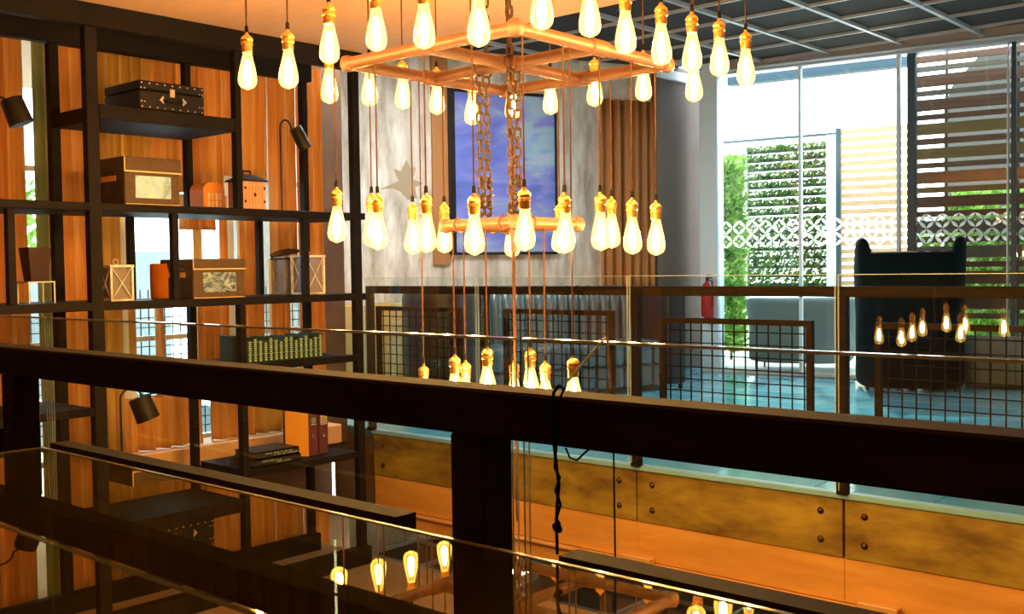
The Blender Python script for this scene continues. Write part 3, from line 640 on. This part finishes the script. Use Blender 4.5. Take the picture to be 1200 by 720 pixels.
def pendant(x, y, z, ztop_, label, group):
    o = empty('pendant_bulb', (x, y, z), random.uniform(0, 6), label, 'lamp', group)
    g = child('bulb_glass', m_glass, o); child('filament', m_fil, g)
    child('socket', m_sock, o); child('cord_grip', m_cap, o)
    c = child('cord', m_cord, o, (0, 0, .148)); c.scale = (1, 1, ztop_-z-.148)
    if random.random() < .9: g.rotation_euler = (random.uniform(-.03, .03), random.uniform(-.03, .03), 0)
    return o
RX0, RX1, RY0, RY1 = -3.10, -1.84, 2.13, 3.39
T1 = 'pendant bulbs of the top tier'
for i, px_ in enumerate((290, 338, 386, 441, 497, 561)):
    py_ = (82, 80, 50, 34, 30, 26)[i]; P = hit(px_, py_, 1, RY0)
    pendant(P[0], P[1], P[2], 1.335, 'glowing teardrop bulb, %s from the left in the near left row of the top tier' % ORD[i], T1)
for i, (px_, py_) in enumerate(((635, 6), (691, 16), (733, 37), (775, 51), (811, 60), (843, 66), (874, 78))):
    P = hit(px_, py_, 0, RX1)
    pendant(P[0], P[1], P[2], 1.335, 'glowing teardrop bulb, %s from the left in the near right row of the top tier' % ORD[i], T1)
for i, (px_, py_) in enumerate(((386, 100), (433, 104), (472, 108), (512, 115), (553, 128))):
    P = hit(px_, py_, 0, RX0)
    pendant(P[0], P[1], P[2], 1.335, 'glowing teardrop bulb, %s from the left in the far left row of the top tier' % ORD[i], T1)
for i, (px_, py_) in enumerate(((600, 122), (645, 115), (697, 105), (754, 98), (813, 98))):
    P = hit(px_, py_, 1, RY1)
    pendant(P[0], P[1], P[2], 1.335, 'glowing teardrop bulb, %s from the left in the far right row of the top tier' % ORD[i], T1)
T2 = 'pendant bulbs of the middle tier'
t2 = [(395, 262, 'x0c'), (436, 268, 'x0'), (443, 270, 'y0'), (484, 277, 'x0'), (500, 272, 'y0'), (521, 276, 'x0'), (556, 274, 'y0'), (600, 282, 'y1'), (615, 268, 'c'), (656, 276, 'y1'), (662, 272, 'x1'), (704, 270, 'x1'), (717, 270, 'y1'), (741, 275, 'x1'), (769, 277, 'x1')]
for i, (px_, py_, sd) in enumerate(t2):
    if sd == 'x0c': P = hit(px_, py_, 0, X0-.03)
    elif sd == 'x0': P = hit(px_, py_, 0, X0)
    elif sd == 'y0': P = hit(px_, py_, 1, Y0)
    elif sd == 'y1': P = hit(px_, py_, 1, Y1)
    elif sd == 'x1': P = hit(px_, py_, 0, X1)
    else: P = hit(px_, py_, 1, Y0+.03)
    pendant(P[0], P[1], P[2], ZU-.015, 'glowing teardrop bulb, %s from the left of the fifteen in the middle tier' % ORD[i], T2)
T3 = 'pendant bulbs of the lowest tier'
t3 = [(497, 466, 0, X0+.0, ZU), (533.5, 457, 1, ly0, ZL), (546, 463, 0, lx0, ZL), (571.5, 449, 1, ly0, ZL), (603, 462, 1, ly1, ZL), (622, 451, 0, lx1-.0, ZL), (639.5, 466, 0, lx1, ZL), (672, 463, 0, X1, ZU)]
for i, (px_, py_, ax, v, zt_) in enumerate(t3):
    P = hit(px_, py_, ax, v)
    pendant(P[0], P[1], P[2], zt_-.015, 'teardrop bulb behind the dark rail, %s from the left of the lowest tier' % ORD[i], T3)

# ================================================================== SHELVING
SX, BX = -5.0, -5.5
sh = empty('open_shelving', (-5.0, 2.56, -4.0), 0, 'tall black steel open shelving against the curtained windows', 'shelf')
ish = Matrix.Translation((5.0, -2.56, 4.0))
def sadd(mb, nm, mat=None):
    q = mb.build(nm, mat or M['shelf'], sh); q.matrix_local = ish; return q
for yy in (0.88, 1.72, 2.56, 3.40, 4.24):
    w = .032 if yy in (2.56,) else .026 if yy == 4.24 else .019
    yb_ = 2.61 if yy == 2.56 else yy
    for (pa, pb) in (((-4.0, -.181), (.356, 1.22)) if yy == 3.40 else ((-4.0, 1.22),)):
        sadd(MB().box(SX-.05, SX, yy-w, yy+w, pa, pb, .003), 'post')
        sadd(MB().box(BX-.05, BX, yb_-(.026 if yy == 2.56 else .02), yb_+(.026 if yy == 2.56 else .02), pa, pb, .003), 'post')
sadd(MB().box(SX-.06, SX+.004, .8, 4.30, 1.222, 1.333, .003), 'top_beam')
sadd(MB().box(BX-.06, BX, .8, 4.30, 1.222, 1.333, .003), 'top_beam')
def board(y0, y1, z0, z1): sadd(MB().box(BX-.0, SX-.002, y0, y1, z0, z1, .003), 'shelf_board')
board(2.595, 3.378, .772, .845)
board(.80, 4.30, .315, .355)
board(.80, 4.30, -.180, -.138)
board(3.42, 4.21, -.555, -.515)
board(1.74, 2.525, -.70, -.660)
board(3.42, 4.21, -1.15, -1.11)
board(.80, 4.30, -1.62, -1.58)
board(.80, 4.30, -2.5, -2.46)
for yy in (2.15, 3.0, 3.85, 1.3):
    sadd(MB().box(SX-.045, SX-.005, yy-.018, yy+.018, -.137, .314, .002), 'divider')
    sadd(MB().box(BX+.005, BX+.045, yy-.018, yy+.018, -.137, .314, .002), 'divider')

# ---- spot lamps
def spot(label, base, ztop_, reach, shade_c, tilt, az, ln, rd):
    o = empty('spot_lamp', base, 0, label, 'lamp', 'black gooseneck spot lamps on the shelving')
    H = ztop_-base[2]
    MB().lathe([(0, .012), (.05, .012), (.055, .004), (.055, 0), (0, 0)], 18).build('base', M['black'], o, True)
    dx, dy = reach
    pts = [(0, 0, .01), (0, 0, H-.05)] + [(dx*.5*(1-math.cos(a)), dy*.5*(1-math.cos(a)), H-.05+.05*math.sin(a)) for a in (PI*k_/8 for k_ in range(1, 9))]
    MB().tube(pts, .006, 8).build('gooseneck', M['black'], o, True)
    ax = Vector((math.sin(tilt)*math.cos(az), math.sin(tilt)*math.sin(az), -math.cos(tilt)))
    c = Vector(shade_c)-Vector(base); a = c-ax*ln/2; b = c+ax*ln/2
    s_ = MB().tube([a, a+ax*.006, b-ax*.004, b], [rd*.86, rd*.93, rd, rd], 20).build('shade', M['black'], o, True)
    MB().tube([b+ax*.0004, b+ax*.001], [rd*.9, rd*.9], 18).build('lamp_face', M['case'], s_)
    MB().tube([Vector(pts[-1]), a+ax*.02], .006, 8).build('swivel_arm', M['black'], o, True)
    return o
lx = -5.25
P = hit(19, 131, 0, lx); spot('black gooseneck spot lamp at the left edge of the picture', (lx, P[1]-.20, .355), P[2]+.115, (0, .12), tuple(P), .36, .95, .13, .058)
P = hit(352, 162, 0, lx); Q = hit(329.5, 200, 0, lx); spot('small black gooseneck spot lamp at the right end of the middle shelf', (lx, Q[1], .355), P[2]+.10, (0, .08), tuple(P), .46, 1.1, .14, .042)
P = hit(168.5, 479, 0, lx); Q = hit(142.5, 520, 0, lx); spot('black gooseneck spot lamp below the dark rail at the left', (lx, Q[1], -1.58), P[2]+.115, (0, .12), tuple(P), .36, .95, .13, .063)

# ---- things on the shelves
def rel(o, mb, nm, mat, sm=False):
    q = mb.build(nm, mat, o, sm); q.matrix_local = Matrix.Translation(-Vector(o.location)); return q
# suitcase
xf, ya, yb, za, zb_ = -5.02, 2.82, 3.20, .846, .995
o = empty('suitcase', (xf-.17, (ya+yb)/2, za), 0, 'black studded leather suitcase lying on the upper shelf', 'suitcase')
rel(o, MB().box(xf-.36, xf, ya, yb, za, zb_-.05, .006), 'body', M['case'])
rel(o, MB().box(xf-.36, xf, ya, yb, zb_-.047, zb_, .006), 'lid', M['case'])
sm_ = MB()
for yy in [ya+.015+q*(yb-ya-.03)/8 for q in range(9)]:
    for zz in (za+.012, zb_-.012): sm_.lathe([(0, .003), (.005, .001), (.006, 0)], 6, (0, 0, 0)); 
    if True: pass
sm_.bm.free()
st0 = None
for yy in [ya+.015+q*(yb-ya-.03)/8 for q in range(9)]:
    for zz in (za+.014, zb_-.014):
        q = MB().box(xf-.001, xf+.003, yy-.0045, yy+.0045, zz-.0045, zz+.0045, .0015); rel(o, q, 'stud', M['stud'])
for yy in (ya+.012, ya+.03, yb-.012, yb-.03):
    for zz in (za+.04, zb_-.04): rel(o, MB().box(xf-.001, xf+.003, yy-.0045, yy+.0045, zz-.0045, zz+.0045, .0015), 'stud', M['stud'])
ymd = (ya+yb)/2
rel(o, MB().box(xf, xf+.006, ymd-.018, ymd+.012, zb_-.075, zb_-.03, .002), 'clasp', M['stud'])
rel(o, MB().tube([(xf+.004, ymd-.055, za+.055), (xf+.022, ymd-.04, za+.05), (xf+.022, ymd+.04, za+.05), (xf+.004, ymd+.055, za+.055)], .007, 8), 'handle', M['case'], True)
for s_ in (-1, 1): rel(o, MB().poly([(xf+.003, ymd+s_*.055, za+.08), (xf+.003, ymd+s_*.055, za+.035), (xf+.003, ymd+s_*.08, za+.057)], .004, (1, 0, 0)), 'handle_plate', M['stud'])
# storage boxes
def sbox(label, xf, ya, yb, za, zb, dp, labmat, lidh):
    o = empty('storage_box', (xf-dp/2, (ya+yb)/2, za), 0, label, 'box', 'brown lidded boxes on the shelving')
    rel(o, MB().box(xf-dp, xf, ya, yb, za, zb-lidh, .004), 'body', M['boxbrown'])
    rel(o, MB().box(xf-dp-.006, xf+.008, ya-.006, yb+.006, zb-lidh+.001, zb, .004), 'lid', M['boxbrown'])
    rel(o, MB().box(xf+.0075, xf+.011, ya-.007, yb+.007, zb-lidh-.004, zb-lidh+.003).box(xf+.0075, xf+.010, ya-.007, ya-.002, zb-lidh, zb).box(xf, xf+.004, ya, yb, za, za+.004), 'piping', M['trim'])
    rel(o, MB().box(xf-dp*.8, xf-dp*.25, ya-.003, ya, zb-lidh-.045, zb-lidh-.018), 'handle_slot', M['yellow'])
    w = yb-ya; h_ = zb-lidh-za
    rel(o, MB().box(xf, xf+.003, ya+w*.18, yb-w*.17, za+h_*.20, zb-lidh-h_*.12, .001), 'label_card', labmat)
    rel(o, MB().box(xf-dp*.98, xf-.01, ya-.002, ya-.0003, za+.003, zb-lidh-.05), 'side_panel', M['boxdark'])
sbox('brown storage box with a pale blue label card on the middle shelf', -5.03, 2.735, 3.045, .356, .600, .36, M['pale'], .075)
sbox('brown storage box with a dark swirled label card on the lower middle shelf', -5.05, 3.125, 3.445, -.137, .077, .32, M['swirl'], .055)
# square pot on clear stand
P = hit(42, 330, 0, -5.17); px0, py0, pz0 = P
o = empty('pot', (px0, py0, pz0), 0, 'dark maroon tapered square pot on a clear stand', 'pot')
mb = MB(); ta, tb2, hh_ = .056, .040, .165
vs = [mb.bm.verts.new((sx*w, sy*w, z)) for z, w in ((0, tb2), (hh_, ta), (hh_, ta-.006), (.02, tb2-.006)) for sx, sy in ((-1, -1), (1, -1), (1, 1), (-1, 1))]
for lv in range(3):
    for k_ in range(4): mb.bm.faces.new((vs[lv*4+k_], vs[lv*4+(k_+1)%4], vs[lv*4+4+(k_+1)%4], vs[lv*4+4+k_]))
mb.bm.faces.new(vs[:4]); mb.bm.faces.new(vs[12:])
mb.build('body', M['pot'], o)
o = empty('display_stand', (px0, py0, -.137), 0, 'clear acrylic stand carrying the dark square pot', 'stand'); hs = pz0+.137
MB().box(-.065, .065, -.065, .065, hs-.006, hs-.0003).build('top', M['edge'], o)
for sx in (-1, 1):
    for sy in (-1, 1): MB().box(sx*.062-.003, sx*.062+.003, sy*.062-.003, sy*.062+.003, 0, hs-.006).build('leg', M['edge'], o)
# lanterns
def xlantern(label, x, y, z, w, h_, post, pane, roof, top=True):
    o = empty('lantern', (x, y, z), 0, label, 'lantern', 'lanterns on the shelving')
    t = w*.06+.003
    MB().box(-w/2, w/2, -w/2, w/2, 0, .012, .002).build('base', post, o)
    MB().box(-w/2-.004, w/2+.004, -w/2-.004, w/2+.004, h_-.014, h_, .002).build('top_plate', roof, o)
    for sx in (-1, 1):
        for sy in (-1, 1): MB().box(sx*(w/2-t/2)-t/2, sx*(w/2-t/2)+t/2, sy*(w/2-t/2)-t/2, sy*(w/2-t/2)+t/2, .012, h_-.014).build('corner_post', post, o)
    a = w/2-t; xx = w/2-.003
    for s_ in (-1, 1):
        MB().tube([(xx, -a*s_, .014), (xx, a*s_, h_-.016)], .0028, 5).build('cross_bar', post, o)
        MB().tube([(-a*s_, -xx, .014), (a*s_, -xx, h_-.016)], .0028, 5).build('cross_bar', post, o)
    MB().box(-w/2+t, w/2-t-.004, -w/2+t+.004, w/2-t, .014, h_-.016).build('pane', pane, o)
    MB().ring((0, 0, h_+.014), .014, .0025, (1, 0, 0), 12, 5).build('ring_handle', post, o, True)
    return o
xlantern('small white distressed lantern with crossed bars on the lower middle shelf', -5.09, 2.705, -.137, .125, .185, M['whitewood'], M['greypane'], M['whitewood'])
xlantern('larger white lantern with crossed bars at the right end of the lower middle shelf', -5.13, 3.95, -.137, .145, .235, M['whitewood'], M['greypane'], M['whitewood'])
o = xlantern('dark lantern with a driftwood brown roof behind the larger white lantern', -5.34, 3.95, -.137, .13, .225, M['greypane'], M['greypane'], M['chain'])
MB().tube([(-.02, -.10, .235), (.0, -.05, .25), (0, .02, .262), (.01, .09, .265)], [.012, .020, .018, .010], 8).build('driftwood_ridge', M['chain'], o, True)
# house lanterns
def house(label, x, y, z, w, h_, mat, roofmat, door=True):
    o = empty('lantern', (x, y, z), 0, label, 'lantern', 'lanterns on the shelving')
    MB().box(-w/2, w/2, -w/2, w/2, 0, h_, .003).build('body', mat, o)
    r = w/2+.012; mb = MB(); mb.poly([(-r, -r, h_), (r, -r, h_), (r, r, h_), (-r, r, h_)], .008, (0, 0, 1))
    b = [mb.bm.verts.new(v) for v in ((-r, -r, h_+.008), (r, -r, h_+.008), (r, r, h_+.008), (-r, r, h_+.008))]; t_ = [mb.bm.verts.new((sx*.03, sy*.03, h_+.04)) for sx, sy in ((-1, -1), (1, -1), (1, 1), (-1, 1))]
    for k_ in range(4): mb.bm.faces.new((b[k_], b[(k_+1)%4], t_[(k_+1)%4], t_[k_]))
    mb.bm.faces.new(t_); mb.build('roof', roofmat, o)
    MB().tube([(0, -.025, h_+.038), (0, -.025, h_+.062), (0, .025, h_+.062), (0, .025, h_+.038)], .006, 6).build('handle', roofmat, o)
    for k_ in range(6): yy = -w/2+.022+k_*(w-.044)/5; MB().box(w/2, w/2+.004, yy-.005, yy+.005, .03, h_-.03).build('slat', mat, o)
    for sy in (-1, 1):
        for zz in (.035, h_-.045): MB().box(w/2+.002, w/2+.007, sy*(w/2-.012)-.005, sy*(w/2-.012)+.005, zz, zz+.014).build('hinge', M['black'], o)
    MB().box(w/2+.003, w/2+.010, -.007, .007, h_*.45, h_*.45+.02, .002).build('latch', M['black'], o)
house('salmon painted wooden lantern with a dark roof on the middle shelf', -5.10, 3.51, .356, .15, .155, M['pink'], M['black'])
o = empty('lantern', (-5.36, 3.42, .356), 0, 'orange wooden house lantern with an arched roof behind the steel post', 'lantern', 'lanterns on the shelving')
mb = MB(); pr = [(-.07, 0), (.07, 0), (.07, .12)] + [(.07*math.cos(PI*k_/8), .12+.045*math.sin(PI*k_/8)) for k_ in range(1, 8)] + [(-.07, .12)]
mb.poly([(.07, y, z) for y, z in pr], .14, (-1, 0, 0)); mb.build('body', M['orangewood'], o)
MB().box(.0705, .074, -.045, -.005, .02, .10).box(.0705, .074, .005, .045, .02, .10).build('pane', M['paper'], o)
MB().box(.074, .077, -.046, .046, .055, .062).box(.074, .077, -.028, -.022, .02, .10).box(.074, .077, .022, .028, .02, .10).build('glazing_bar', M['orangewood'], o)
# orange vase
o = MB().lathe([(0, 0), (.068, 0), (.072, .01), (.072, .185), (.066, .192), (.06, .188), (.06, .02), (0, .02)], 22).build('paper_vase', M['vase'], None, True); o.location = (-5.37, 3.135, -.137)
tag(o, 'orange paper cylinder vase beside the swirl labelled box', 'vase')
# green books
for i in range(15):
    yy = 3.455+i*.0355; hgt = .128+.010*math.sin(i*1.9)+.004*(i % 3); x_ = -5.05
    o = empty('book', (x_-.08, yy+.0165, -.514), 0, 'dark green book with a gold patterned spine, %s from the left on the books shelf' % ORD[i], 'book', 'green and gold books on the shelf')
    w = .0320
    MB().box(-.10, .078, -w/2, -w/2+.003, 0, hgt).box(-.10, .078, w/2-.003, w/2, 0, hgt).box(.076, .083, -w/2, w/2, 0, hgt, .002).build('cover', M['bookgreen'], o)
    MB().box(-.095, .0755, -w/2+.0035, w/2-.0035, .004, hgt-.004).build('pages', M['paper'], o)
    mb = MB(); zz = .010; k_ = 0
    while zz < hgt-.012:
        hh_ = .005 if k_ % 2 else .009; ww = w*.32 if k_ % 3 else w*.42
        mb.box(.083, .0842, -ww*(.9 if k_ % 2 else .55), ww*(.9 if k_ % 2 else .55), zz, zz+hh_); zz += hh_+.0045; k_ += 1
    mb.build('gilt_pattern', M['gold'], o)
bb = MB().box(-.14, 0, -.012, .012, 0, .155, .002).build('book', M['bookgreen']); bb.location = (-5.14, 3.437, -.514); tag(bb, 'large plain dark green book standing at the left end of the green row', 'book')
# binders
def binder(label, x, y, z, w, h_, mat, pale):
    o = empty('binder', (x, y, z), 0, label, 'binder', 'maroon binders')
    MB().box(-.26, 0, -w/2, w/2, 0, h_, .003).build('cover', mat, o)
    MB().box(0, .002, -w*.34, w*.34, h_*.62, h_*.98 if pale else h_*.80).build('spine_label', M['paper'] if pale else M['boxdark'], o)
    mb = MB()
    for q in range(4): mb.box(.002, .003, -w*.28, w*.28*(1-.3*(q % 2)), h_*.64+q*.012, h_*.64+q*.012+.005)
    mb.build('label_lines', M['wire'] if pale else M['gold'], o)
    MB().ring((.002, 0, h_*.40), .010, .003, (1, 0, 0), 14, 5).build('finger_ring', M['stud'], o, True)
binder('maroon binder with a dark label between the orange card and the pale labelled binder', -5.10, 3.945, -1.109, .066, .29, M['maroon'], False)
binder('maroon binder with a pale label at the right end of the bottom shelf', -5.10, 4.022, -1.109, .066, .29, M['maroon'], True)
o = MB().box(-.004, .004, -.15, 0.0, 0, .27, .001).build('card_folder', M['yellow']); o.location = (-5.10, 3.905, -1.109)
o.rotation_euler = (0, 0, -1.10); tag(o, 'plain orange yellow card folder standing beside the maroon binders', 'folder')
for i, (zz, dd) in enumerate(((-1.109, 0), (-1.067, .012))):
    o = empty('book', (-5.04-.11, 3.64, zz), 0, ('lower' if i == 0 else 'upper')+' of the two thick black books lying on the bottom shelf', 'book', 'stacked black books')
    MB().box(-.12, .10, -.15+dd, .17-dd, .0015, .007).box(-.12, .10, -.15+dd, .17-dd, .034, .0405).box(.095, .10, -.15+dd, .17-dd, .0015, .0405).build('cover', M['bookblack'], o)
    MB().box(-.117, .0945, -.146+dd, .166-dd, .0075, .0335).build('pages', M['bookbrown'], o)
    mb = MB()
    for row, (a, b_) in enumerate(((-.08, .10), (-.02, .15)) if i else ((-.10, .02), (.0, .09))):
        yy = a
        while yy < b_: mb.box(.100, .1012, yy, yy+.009, .011+(1-row)*.012, .011+(1-row)*.012+.0055); yy += .013 if random.random() < .75 else .022
    mb.build('spine_lettering', M['gold'], o)

# ================================================================== FURNITURE OF THE FAR ROOM
# leather sofa along the concrete wall
d = Vector((.39, .92, 0)).normalized(); SA = math.atan2(d.y, d.x)
so_ = empty('leather_sofa', (-6.28+.39*.42, 5.86+.92*.42, FZ), SA, 'blue black channel tufted leather sofa behind the far railing', 'sofa')
LEN = 2.16
MB().box(0, LEN, .02, .80, .06, .26, .02, 2).build('base', M['leather'], so_, True)
MB().box(0.0, LEN, .70, .86, .06, .90, .05, 3).build('back_frame', M['leather'], so_, True)
chn = 17; cwid = (LEN-.24)/chn
ch0 = MB()
def chf(u, v):
    a = PI*u; x = -math.cos(a)*cwid*.5; bulge = math.sin(a)*.045
    s_ = v*1.0
    if s_ < .7: y, z = .60+.02*s_, .30+s_*.70; ny, nz = -1, 0
    else: t_ = (s_-.7)/.3*PI*.62; y, z = .60+.014+.13-math.cos(t_)*.13, .79+math.sin(t_)*.13; ny, nz = -math.cos(t_), math.sin(t_)
    return Vector((x, y+ny*bulge, z+nz*bulge))
c0_ = ch0.grid(chf, 8, 14).build('back_channel', M['leather'], so_, True); c0_.location = (.12+cwid/2, 0, 0)
for i in range(1, chn): c = copy_obj(c0_, so_); c.location = (.12+cwid*(i+.5), 0, 0)
for i in range(13):
    w = (LEN-.24)/13
    MB().box(.12+w*i+.002, .12+w*(i+1)-.002, -.03, .64, .25, .46, .055, 4).build('seat_channel', M['leather'], so_, True)
    MB().box(.12+w*i+.002, .12+w*(i+1)-.002, -.02, .10, .05, .25, .045, 3).build('front_channel', M['leather'], so_, True)
for a in (-.10, LEN-.12):  # arms
    MB().box(a, a+.22, -.02, .86, .05, .93, .06, 4).build('arm', M['darkleather'], so_, True)
for i in range(4): MB().tube([(.1+i*.72, .1, 0), (.1+i*.72, .1, .06)], .02).build('foot', M['black'], so_)
# tub chair seen from behind
def shell_chair(name, label, loc, rz, W, D, H, mat, wing=0.0, cat='armchair', legs=.0, taper=.0, th=.08, seat=True, round_=2.6):
    o = empty(name, loc, rz, label, cat)
    def fn(u, v):
        t_ = (u-.5)*2; a = t_*PI*.5
        ca, sa = math.cos(a), math.sin(a)
        ex_ = 2/round_
        x = W/2*math.copysign(abs(sa)**ex_, sa); y = -D*abs(ca)**ex_ + .0
        x *= (1-taper*(1-v)); 
        at_ = abs(t_)
        hh = H + wing*(0 if at_ < .40 else math.sin(PI*.5*min(1, (at_-.40)/.18)) if at_ < .80 else 1-(at_-.80)/.20*2.5)
        if wing and at_ > .44: x *= 1+.10*max(0, v-.6)*min(1, (at_-.44)/.1); y += .06*max(0, v-.7)*0
        if wing == 0: hh = H*(1-.06*abs(t_)**3)
        return Vector((x, y+D/2, legs+(hh-legs)*v))
    s_ = MB().grid(fn, 36, 10).build('shell', mat, o, True); solid(s_, th, -1); subsurf(s_, 1)
    if seat: MB().box(-W/2+th*1.1, W/2-th*1.1, -D/2+th, D/2+.02, legs+.02, .44, .05, 3).build('seat_cushion', mat, o, True)
    for sx in (-1, 1):
        for sy in (-1, 1): MB().tube([(sx*(W/2-.1)*(1-taper), sy*(D/2-.1), 0), (sx*(W/2-.1)*(1-taper), sy*(D/2-.1), legs+.05)], [.012, .018]).build('leg', M['black'], o)
    return o
shell_chair('tub_chair', 'black leather tub chair with a rounded back left of the sofa seats', (-5.66, 5.58, FZ), .65, .62, .60, 1.00, M['darkleather'], legs=.05, th=.09)
shell_chair('wing_chair', 'tall dark teal wing chair facing the glazing', (float((hit(1070, 459, 2, FZ))[0])-.14, float((hit(1070, 459, 2, FZ))[1])+.28, FZ), .42, .93, .74, 1.24, M['teal'], wing=.13, legs=.02, th=.09, round_=5.0)
# grey outdoor lounge chair behind the glass
P = hit(940, 436, 2, FZ)
oc = shell_chair('lounge_chair', 'grey woven outdoor lounge chair on the deck beyond the glass', (float(P[0])-.13, float(P[1])+.26, FZ-.01), .35, 1.22, .80, .80, M['greyrattan'], legs=.10, taper=.14, cat='chair', round_=4.0)
# planter boxes at the foot of the glazing
pb = place(empty('planter_box', (0, 0, 0), label='pale stone panelled planter at the foot of the glazing right of the wing chair', cat='planter'))
a, b = fs(1130, -.2), fs(1290, -.2); n_ = 5; zt_ = fz(394, -.2, 1165)
for i in range(n_): MB().box(a+(b-a)*i/n_+.004, a+(b-a)*(i+1)/n_-.004, -.22, -.19, FZ+.03, zt_, .004).build('panel', M['stone'], pb)
MB().box(a, b, -.188, -.06, FZ+.001, zt_-.02).build('body', M['stone'], pb)
# ochre low cabinet added for the warm shade on the concrete wall
oc_ = wemp('shade_block', label='low shade-toned ochre cabinet added to imitate warm shade on the concrete wall behind the left mesh frame', cat='block')
MB().box(-3.5, -2.82, -.46, -.03, FZ, -.30, .01).build('body', M['ochre'], oc_)
# fire extinguisher on the column
e = empty('fire_extinguisher', tuple(F0+ex*fs(828.5, -.12)+ey*(-.13)+np.array([0, 0, fz(372, -.12, 828)])), 0, 'red fire extinguisher mounted on the pale blue column', 'extinguisher')
MB().lathe([(0, 0), (.06, .004), (.066, .02), (.066, .30), (.05, .345), (.022, .37), (.020, .385), (0, .385)], 18).build('cylinder', M['red'], e, True)
MB().tube([(0, 0, .385), (0, 0, .42)], .016).box(-.012, .05, -.01, .01, .41, .425).box(-.012, .06, -.01, .01, .44, .45).build('valve', M['black'], e)
MB().tube([(.02, -.01, .40), (.075, -.03, .38), (.085, -.03, .25), (.075, -.03, .12)], .008).build('hose', M['black'], e, True)
MB().box(-.05, .05, .02, .062, -.012, 0).build('bracket', M['red'], e)
